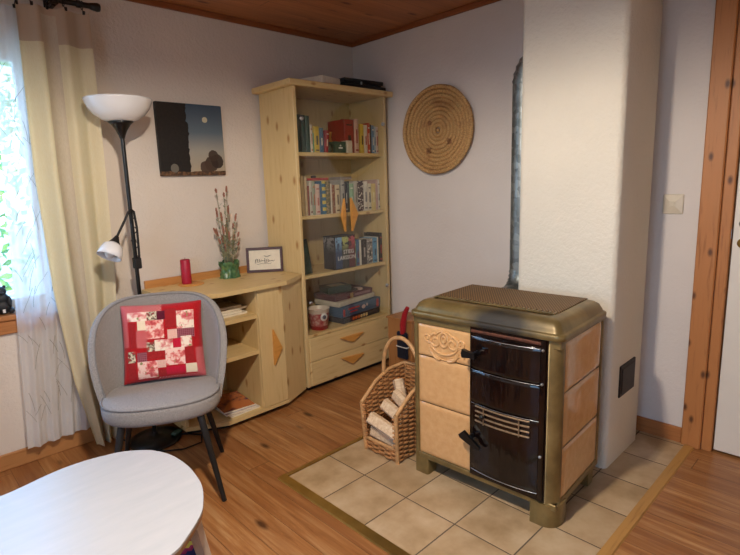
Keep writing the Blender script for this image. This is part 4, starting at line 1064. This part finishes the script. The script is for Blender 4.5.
mb=MB(); mb.rbox(-.13,.095,-.16,.09,.10,.145,.008); simple('woven_cloth',mb,cloth(),'folded zigzag cloth in navy, magenta and yellow lying in the crate','cloth',(-2.33,-1.42,.02))
simple('paper_sheet',MB().box(-.05,.05,-.04,.04,0,.003),'paper','white paper sheet beside the zigzag cloth under the table','paper',(-2.27,-1.285,.168))

# ------------------------------------------------------------------ log basket
M['wicker']=plain('wicker','b07d4c',.6,0,.35,45,.3); M['wicker_d']=plain('wicker_rim','c19462',.55,0,.25,30,.2)
lb=thing('log_basket','wicker log basket with arched handle at the left of the stove','basket',(-1.0,-1.335,.006))
# local: x -.165 front .. +.155 back ; y -.11 .. .115
bx0,bx1,by0,by1=-.165,.150,-.105,.115
def per(t_):
    L=[(bx0,by0),(bx1,by0),(bx1,by1),(bx0,by1)]; seg=[bx1-bx0,by1-by0,bx1-bx0,by1-by0]; tot=sum(seg); d=(t_%1)*tot
    for i,sg in enumerate(seg):
        if d<=sg: a=Vector(L[i]); b=Vector(L[(i+1)%4]); nrm=Vector(((b-a).y,-(b-a).x)).normalized(); return a+(b-a)*(d/sg),nrm,i
        d-=sg
    return Vector(L[0]),Vector((0,-1)),0
def topz(p):  # rim height as the sides climb to the back
    return .065 if p.x<bx0+.012 and by0+.02<p.y<by1-.02 else .255+.125*max(0,min(1,(p.x-bx0)/.20))
mb=MB(); NS=26; zz=.014; row=0
while zz<.375:
    cur=[];N_=240
    for j in range(N_+1):
        p,nr,i_=per(j/N_); 
        if topz(p)>=zz:
            w=.0065*math.sin(NS*PI*j/N_+ (PI if row%2 else 0)); fl_k=1+.10*zz/.3
            cur.append((p.x*fl_k+nr.x*w,p.y*fl_k+nr.y*w,zz))
        else:
            if len(cur)>2: mb.tube(cur,.0062,6)
            cur=[]
    if len(cur)>2: mb.tube(cur,.0062,6)
    zz+=.0118; row+=1
for j in range(NS):
    p,nr,i_=per((j+.5)/NS); h_=topz(p); fl_k=1+.10*h_/.3; mb.tube([(p.x,p.y,.004),(p.x*fl_k,p.y*fl_k,h_)],.0045,6)
P('woven_wall',mb,'wicker',lb)
P('basket_floor',MB().box(bx0,bx1,by0,by1,.003,.012),'wicker',lb)
k3=1.10
for (x_,y_,h_) in ((bx0,by0,.262),(bx0,by1,.262),(bx1,by0,.385),(bx1,by1,.385)):
    f_=1+.10*h_/.3; P('corner_post',MB().tube([(x_,y_,0),(x_*f_,y_*f_,h_)],.011,10),'wicker_d',lb)
rim=[(bx0*1.09,by0*1.09,.262),(bx0*.4,by0*1.12,.345),(bx0*-.2,by0*1.13,.382),(bx1*1.12,by0*1.13,.385),(bx1*1.13,0,.392),(bx1*1.12,by1*1.13,.385),(bx0*-.2,by1*1.13,.382),(bx0*.4,by1*1.12,.345),(bx0*1.09,by1*1.09,.262)]
m=MB(); m.tube(rim,.010,8); m.tube([(bx0*1.02,by0*1.0,.070),(bx0*1.02,by1*1.0,.070)],.009,8); P('rim',m,'wicker_d',lb)
hd=[(.0,by1*1.15+(-by1*1.15+by0*1.15)*(1-math.cos(PI*k/16))/2,.375+.215*math.sin(PI*k/16)**.8) for k in range(17)]
m=MB(); m.tube(hd,.011,10)
for k in range(16):
    pass
P('handle',m,'wicker_d',lb)
# logs
def logm():
    t=NT('split_log'); v=t.obj(); n=t.noise(t.mapv(v,(30,3,30)),2,4,.6)
    return t.setc(t.ramp(n,[(.3,lin('cdab86')),(.6,lin('e6cdaa')),(.8,lin('f0dfc4'))]),.8,bump=n,bs=.3)
M['log']=logm(); M['bark']=plain('birch_bark','a58e7c',.85,0,.3,30,.5)
logs=[((-.130,.008,.155),(-20,14,4),(.062,.050),.190,'pale split log lying foremost in the wicker basket'),
      ((-.118,.005,.098),(12,12,10),(.060,.050),.180,'brown-barked log under the foremost pale log in the basket'),
      ((-.062,-.008,.210),(-15,18,-4),(.058,.048),.170,'pale split log behind the foremost one in the basket'),
      ((-.005,-.020,.245),(10,22,-10),(.052,.046),.165,'tan split log at the right of the basket pile'),
      ((.030,.035,.255),(20,62,-25),(.056,.040),.18,'grey-ended split log standing at the back of the basket'),
      ((.0,-.005,.06),(0,0,0),(.1,.09),.19,'dark log at the bottom of the wicker basket')]
for c_,ro,(w_,h_),L_,lab in logs:
    o=thing('split_log',lab,'log',(-1.0+c_[0],-1.335+c_[1],.006+c_[2]),0,'split logs in the wicker basket')
    o.rotation_euler=(math.radians(ro[0]),math.radians(ro[1]),math.radians(ro[2]-90))
    prof_=[(-w_/2,-h_/2),(w_/2,-h_/2),(w_*.42,h_*.25),(w_*.1,h_*.5),(-w_*.35,h_*.42)]
    P('wood',MB().prism(prof_,-L_/2,L_/2,0),'log',o)
    P('bark',MB().prism([(-w_/2-.002,-h_/2-.004),(w_/2+.002,-h_/2-.004),(w_/2+.002,-h_/2+.001),(-w_/2-.002,-h_/2+.001)],-L_/2+.001,L_/2-.001,0),'bark',o)

# wooden box with brush & glove behind the basket, by the right-hand wall
wbx=thing('kindling_box','narrow wooden box against the wall between bookcase and stove','box',(-.12,-.60,0))
M['boxwood']=pine('box_wood','b07a48','92602f','6a3f1c',2,.5,6)
P('front_board',MB().rbox(-.09,-.076,-.13,.10,.012,.40,.002),'boxwood',wbx); P('back_board',MB().rbox(.075,.09,-.13,.10,.012,.40,.002),'boxwood',wbx)
P('side_board',MB().rbox(-.076,.075,.088,.10,.012,.40,.002),'boxwood',wbx); P('side_board',MB().rbox(-.076,.075,-.13,-.118,.012,.40,.002),'boxwood',wbx)
P('lid',MB().rbox(-.10,.10,-.14,.11,.40,.414,.003),'boxwood',wbx); P('bottom',MB().box(-.085,.085,-.125,.095,0,.012),'boxwood',wbx)
gl_=thing('oven_glove','navy oven glove with red loop hanging in front of the wooden box','glove',(-.232,-.66,.125))
M['navy']=fabric('navy_cloth','10131f','1c2133',400); M['redc']=fabric('red_cloth','a01c24','b8262c',400)
P('mitt',MB().rbox(-.012,.012,-.05,.05,.0,.20,.009),'navy',gl_); P('trim_band',MB().rbox(-.0135,.0135,-.053,.053,.085,.095,.003),'white',gl_,'white band')
P('loop',MB().tube([(0,-.005,.19),(-.003,-.010,.26),(-.003,-.03,.34),(.0,-.055,.39)],[.020,.024,.020,.014],10),'redc',gl_,'red cloth strap')

# ------------------------------------------------------------------ curtain rod and curtains
rod=thing('curtain_rod','black metal curtain rod above the window','curtain rod',(-2.9,-.105,2.322))
P('pole',MB().tube([(-1.0,0,0),(.97,0,0)],.0135,14),'black',rod)
P('finial',MB().lathe([(.0,.05),(.019,.048),(.022,.036),(.019,.02),(.015,.0),(.0,.0)],16,M=Matrix.Translation((.965,0,0))@Matrix.Rotation(PI/2,4,'Y')),'black',rod)
for x_ in (.80,-.8):
    P('bracket',MB().rbox(x_-.02,x_+.02,-.018,.018,-.022,.02,.004).rbox(x_-.010,x_+.010,0,.104,-.03,-.010,.003).rbox(x_-.02,x_+.02,.095,.104,-.06,.04,.003),'black',rod)
rxs=[.935,.90,.70,.60,.50,.40,.30,.20]
P('collar',MB().lathe([(.0135,0),(.018,.003),(.018,.018),(.0135,.022)],16,M=Matrix.Translation((.90,0,0))@Matrix.Rotation(PI/2,4,'Y')),'black',rod)
def curtain_fn(x0t,x1t,x0b,x1b,zt,zb,yc,amp,nf,ph=0.,bulge=0.,zmid=None,sec=.35):
    def f(u,v):   # v 0 bottom, 1 top
        k=1-v; z=zb+(zt-zb)*v
        e=k**1.15
        if zmid:
            for q in range(len(zmid)-1):
                if zmid[q][0]>=z>=zmid[q+1][0] or q==len(zmid)-2:
                    tt_=(zmid[q][0]-z)/(zmid[q][0]-zmid[q+1][0]); tt_=max(0,min(1,tt_)); xa=zmid[q][1]+(zmid[q+1][1]-zmid[q][1])*tt_; xb=zmid[q][2]+(zmid[q+1][2]-zmid[q][2])*tt_; break
        else: xa=x0t+(x0b-x0t)*e; xb=x1t+(x1b-x1t)*e
        x=xa+(xb-xa)*u
        w=math.sin(2*PI*nf*u+ph)+sec*math.sin(2*PI*nf*2.3*u+1.3*ph+k*1.2)
        a=amp*(.55+.45*k)
        return Vector((x+bulge*math.sin(PI*v)*math.sin(PI*u)*.0,yc+a*w-.015*k*math.sin(3*u+k*2),z))
    return f
def curt_mat(nm,c1,c2,trans,alpha,band=None):
    t=NT(nm); v=t.obj(); sp_=t.n('ShaderNodeSeparateXYZ',{0:v}); n=t.noise(t.mapv(v,(200,200,30)),2,2)
    col=t.ramp(n,[(.3,lin(c1)),(.7,lin(c2))])
    if band: 
        col=t.mix(t.math('GREATER_THAN',sp_.outputs[2],band[0]),col,lin(band[1]))
    d=t.n('ShaderNodeBsdfDiffuse',{'Color':col}); tl=t.n('ShaderNodeBsdfTranslucent',{'Color':col}); tr=t.n('ShaderNodeBsdfTransparent')
    m1=t.n('ShaderNodeMixShader',{0:trans,1:d.outputs[0],2:tl.outputs[0]}); m2=t.n('ShaderNodeMixShader',{0:alpha,1:m1.outputs[0],2:tr.outputs[0]})
    t.t.links.new(m2.outputs[0],t.out.inputs[0]); return t.m
yc=thing('linen_curtain','cream yellow linen curtain with top painted beige as unlit beside the window','curtain',(0,0,0))
fy=curtain_fn(-2.235,-1.955,-2.175,-2.085,2.275,.015,-.120,.030,2.6,.6,sec=.12,zmid=[(2.28,-2.265,-1.95),(1.5,-2.285,-1.96),(.9,-2.275,-1.975),(.4,-2.235,-2.02),(.0,-2.165,-2.065)])
M['linen']=curt_mat('yellow_linen','f0e6c6','f6eed4',.42,.0,(2.11,'d6c2aa'))  # beige top band painted in where no daylight comes through the cloth
mb=MB(); mb.grid(fy,90,60); mb.grid(lambda u,v: fy(u,v)+Vector((0,.002,0)),90,60); P('cloth_panel',mb,'linen',yc)
M['linen2']=curt_mat('beige_linen','d9cdb8','e4d9c6',.35,.0)
P('border_strip',MB().grid(lambda u,v: fy(.30+.22*u,v*.985)+Vector((0,-.0025,0)),24,60),'linen2',yc,'paler beige vertical strip')
sc=thing('sheer_curtain','white sheer curtain with grass embroidery hanging over the window','curtain',(0,0,0))
fs_=curtain_fn(-2.375,-1.99,-2.48,-2.16,2.27,.10,-.062,.013,4.2,.2)
M['sheer']=curt_mat('white_voile','f2f2f2','f8f8f8',.5,.30)
mb=MB(); mb.grid(fs_,110,60); P('cloth_panel',mb,'sheer',sc)
P('hem',MB().grid(lambda u,v: fs_(u,v*.06)+Vector((0,-.002,0)),110,3),'sheer',sc)
s2=thing('sheer_curtain','thin pale voile edge showing right of the yellow linen curtain','curtain',(0,0,0))
f2=curtain_fn(-2.05,-1.925,-2.10,-1.96,2.27,.03,-.045,.008,2.2,1.)
P('cloth_panel',MB().grid(f2,40,50),'sheer',s2)
# embroidery twigs on the sheer
M['thread']=plain('grey_thread','8d8a80',.8,0,.1)
rng=random.Random(11); mb=MB()
for k in range(95):
    u=rng.uniform(.03,.75); v=rng.uniform(.05,.88); L_=rng.uniform(.05,.13); a_=rng.uniform(-.55,.55); pts=[]
    for j in range(7):
        s_=j/6; uu=u+(math.sin(a_)*L_*s_+ .015*s_*s_*math.copysign(1,a_))/.37; vv=v+math.cos(a_)*L_*s_/2.17
        if 0<uu<1 and 0<vv<.97: pts.append(fs_(uu,vv)+Vector((0,-.0012,0)))
    if len(pts)>3: mb.tube(pts,.0010,4)
P('embroidery',mb,'thread',sc,'grey embroidered grass stalks')
# clips
mbk={}
for i,(u,fn,par) in enumerate([(.02,fy,yc),(.2,fy,yc),(.42,fy,yc),(.66,fy,yc),(.93,fy,yc),(.05,fs_,sc),(.3,fs_,sc)]):
    p=fn(u,1)
    P('clip_ring',MB().tube([(p.x,-.105+.017*math.cos(a_),2.322-.004+.020*math.sin(a_)) for a_ in [2*PI*j/14 for j in range(14)]],.0022,5,closed=True).tube([(p.x,-.105,2.300),(p.x,p.y,p.z+.004)],.002,5).rbox(p.x-.006,p.x+.006,p.y-.004,p.y+.004,p.z-.006,p.z+.012,.001),'black_matt',par)

# ------------------------------------------------------------------ window sill ornaments
M['darkstone']=plain('dark_soapstone','17191c',.55,0,.35,25,.3); M['shell']=plain('pale_stone','c9bda8',.6,0,.2,20,.2)
fg=thing('seated_figurine','dark seated animal figurine on the window sill','figurine',(-2.478,.038,WZ0),0)
mb=MB(); mb.ball((0,0,.04),(.042,.036,.042),18); mb.ball((0,0,.078),(.034,.03,.035),18); mb.ball((0,-.004,.117),(.027,.025,.025),16)
for s_ in (-1,1): mb.ball((s_*.019,0,.138),(.008,.006,.009),10); mb.ball((s_*.032,-.022,.018),(.016,.026,.016),12); mb.ball((s_*.03,-.02,.062),(.012,.016,.03),12)
mb.ball((0,-.026,.112),(.012,.012,.009),10)
P('body',mb,'darkstone',fg)
P('tag_plate',MB().rbox(-.006,.006,-.040,-.036,.012,.03,.001),'white',fg,'pale mark')
mb=MB().ball((0,0,.018),(.026,.022,.018),16); simple('sill_stone',mb,'shell','smooth pale stone on the window sill right of the dark figurine','stone',(-2.396,.018,WZ0))
mb=MB().ball((0,0,.022),(.020,.018,.022),16); simple('sill_stone',mb,cover('3c4a78'),'blue stone on the sill behind the pale one','stone',(-2.398,.062,WZ0))
mb=MB().ball((0,0,.02),(.03,.02,.028),16); simple('sill_stone',mb,'shell','tall grey stone on the sill close to the window glass','stone',(-2.355,.085,WZ0))

# ------------------------------------------------------------------ pendant lamp over the coffee table (above the frame)
pd=thing('pendant_lamp','shaded pendant lamp hanging over the coffee table','pendant lamp',(-2.40,-2.08,0))
M['pshade']=plain('lamp_shade_dark','3a2c22',.6,0,.1)
P('cord',MB().tube([(0,0,2.30),(0,0,H-.01)],.004,8),'black_matt',pd); P('ceiling_rose',MB().lathe([(.045,H-.002),(.04,H-.03),(.01,H-.04)],20),'white',pd)
P('lamp_shade',MB().lathe([(.035,2.31),(.06,2.30),(.15,2.20),(.20,2.095),(.203,2.095),(.153,2.203),(.062,2.305),(.035,2.314)],40),'pshade',pd)
def emis(nm,c,s):
    t=NT(nm); e=t.n('ShaderNodeEmission',{0:c,1:s}); t.t.links.new(e.outputs[0],t.out.inputs[0]); return t.m
P('bulb',MB().ball((0,0,2.165),.03,16),emis('lit_bulb',(1,.82,.6,1),12.),pd)
L=bpy.data.lights.new('bulb_light','POINT'); L.energy=100; L.color=(1.,.87,.73); L.shadow_soft_size=.045
lo=bpy.data.objects.new('bulb_light',L); COL.objects.link(lo); lo.location=(-2.40,-2.08,2.135)

# ------------------------------------------------------------------ outdoors
M['grassg']=plain('muted_lawn','a89c88',.9,0,.4,3); struct('ground',MB().box(-30,20,.6,40,-.75,-.7).box(-30,-4.8,-20,.6,-.75,-.7),M['grassg'])  # unseen lawn coloured grey-beige so its bounce light doesn't tint the room green
M['leafg']=None
def leafmat(nm,a,b):
    t=NT(nm); v=t.obj(); n=t.noise(v,3,2); return t.setc(t.ramp(n,[(.3,lin(a)),(.7,lin(b))]),.6)
LM=[leafmat('leaf_green','4f7a34','86a648'),leafmat('leaf_yellow','8a9a3c','c2bc5a'),leafmat('leaf_dark','34582c','5a8040')]
M['trunk']=plain('tree_bark','6a5a48',.9,0,.3,12,.5)
def tree(x,y,h,r,mi,lab,seed,nl=900):
    rg=random.Random(seed); t=thing('tree',lab,'tree',(x,y,-.7),0,'trees outside the window')
    P('trunk',MB().tube([(0,0,0),(.05,0,h*.4),(0,.05,h*.85)],[.16,.12,.05],10),'trunk',t)
    m=MB()
    for k in range(nl):
        a_=rg.uniform(0,2*PI); ph=math.acos(rg.uniform(-1,1)); rr=r*rg.uniform(.35,1)**.5
        c=Vector((rr*math.sin(ph)*math.cos(a_),rr*math.sin(ph)*math.sin(a_),h*.62+rr*1.25*math.cos(ph)))
        u=Vector((rg.gauss(0,1),rg.gauss(0,1),rg.gauss(0,1))).normalized(); w=u.orthogonal().normalized(); s_=rg.uniform(.05,.10)
        m.add([c-u*s_,c+w*s_*.5,c+u*s_,c-w*s_*.5],[(0,1,2,3)])
    o=m.build('foliage',LM[mi],t); o['kind']='stuff'
# camera looks past the sill towards (-.2..0.4, +y)
tree(-2.05,4.2,4.2,1.3,0,'green tree outside, nearest to the window',1); tree(.6,7.5,5.6,1.9,1,'yellow-green tree outside behind the nearest one',2); tree(-4.6,6.6,5.2,1.6,2,'dark green tree outside, left of the others',3); tree(-2.6,12.0,7.5,2.6,1,'tall pale tree farthest outside the window',4)

# ------------------------------------------------------------------ light
w=bpy.data.worlds.new('World'); scene.world=w; w.use_nodes=True; nt=w.node_tree
bg=nt.nodes['Background']; 
tc=nt.nodes.new('ShaderNodeTexCoord'); sx_=nt.nodes.new('ShaderNodeSeparateXYZ'); rp=nt.nodes.new('ShaderNodeValToRGB')
nt.links.new(tc.outputs['Generated'],sx_.inputs[0]); nt.links.new(sx_.outputs[2],rp.inputs[0]); nt.links.new(rp.outputs[0],bg.inputs[0])
rp.color_ramp.elements[0].color=(.42,.70,1.0,1); rp.color_ramp.elements[1].color=(.20,.48,1.0,1); rp.color_ramp.elements[1].position=.7
bg.inputs[1].default_value=4.2
sun=bpy.data.lights.new('sun','SUN'); sun.energy=3.0; sun.color=(1,.93,.8); sun.angle=.01
so=bpy.data.objects.new('sun',sun); COL.objects.link(so); so.rotation_euler=Vector((.35,-.9,.95)).to_track_quat('Z','Y').to_euler()
def portal(nm,loc,rot,sx,sy):
    l=bpy.data.lights.new(nm,'AREA'); l.shape='RECTANGLE'; l.size=sx; l.size_y=sy; l.cycles.is_portal=True
    o=bpy.data.objects.new(nm,l); COL.objects.link(o); o.location=loc; o.rotation_euler=rot
portal('window_portal',((WX0+WX1)/2,.19,(WZ0+WZ1)/2),(-PI/2,0,0),WX1-WX0,WZ1-WZ0)
portal('window_portal_left',(XL-.19,(LY0+LY1)/2,(LZ0+LZ1)/2),(0,-PI/2,0),LZ1-LZ0,LY1-LY0)

# ------------------------------------------------------------------ camera
f,yaw,pit,rol=513.910948,.822407156,.174104483,-.037068251
c_=Vector((-2.90916607,-3.03594614,1.38706934))
F=Vector((math.cos(yaw)*math.cos(pit),math.sin(yaw)*math.cos(pit),-math.sin(pit))); R_=Vector((math.sin(yaw),-math.cos(yaw),0)); U=R_.cross(F)
r2=R_*math.cos(rol)+U*math.sin(rol); u2=-R_*math.sin(rol)+U*math.cos(rol)
cam=bpy.data.cameras.new('camera'); co=bpy.data.objects.new('camera',cam); COL.objects.link(co)
Mc=Matrix((r2,u2,-F)).transposed().to_4x4(); Mc.translation=c_; co.matrix_world=Mc
cam.sensor_width=36; cam.lens=f*36/740; cam.shift_x=(370-352.06623966)/740; cam.shift_y=-(277.5-274.15241226)/740; cam.clip_start=.05
scene.camera=co
scene.view_settings.view_transform='Standard'; scene.view_settings.look='None'; scene.view_settings.exposure=0.78; scene.view_settings.gamma=1
scene.view_settings.use_curve_mapping=False
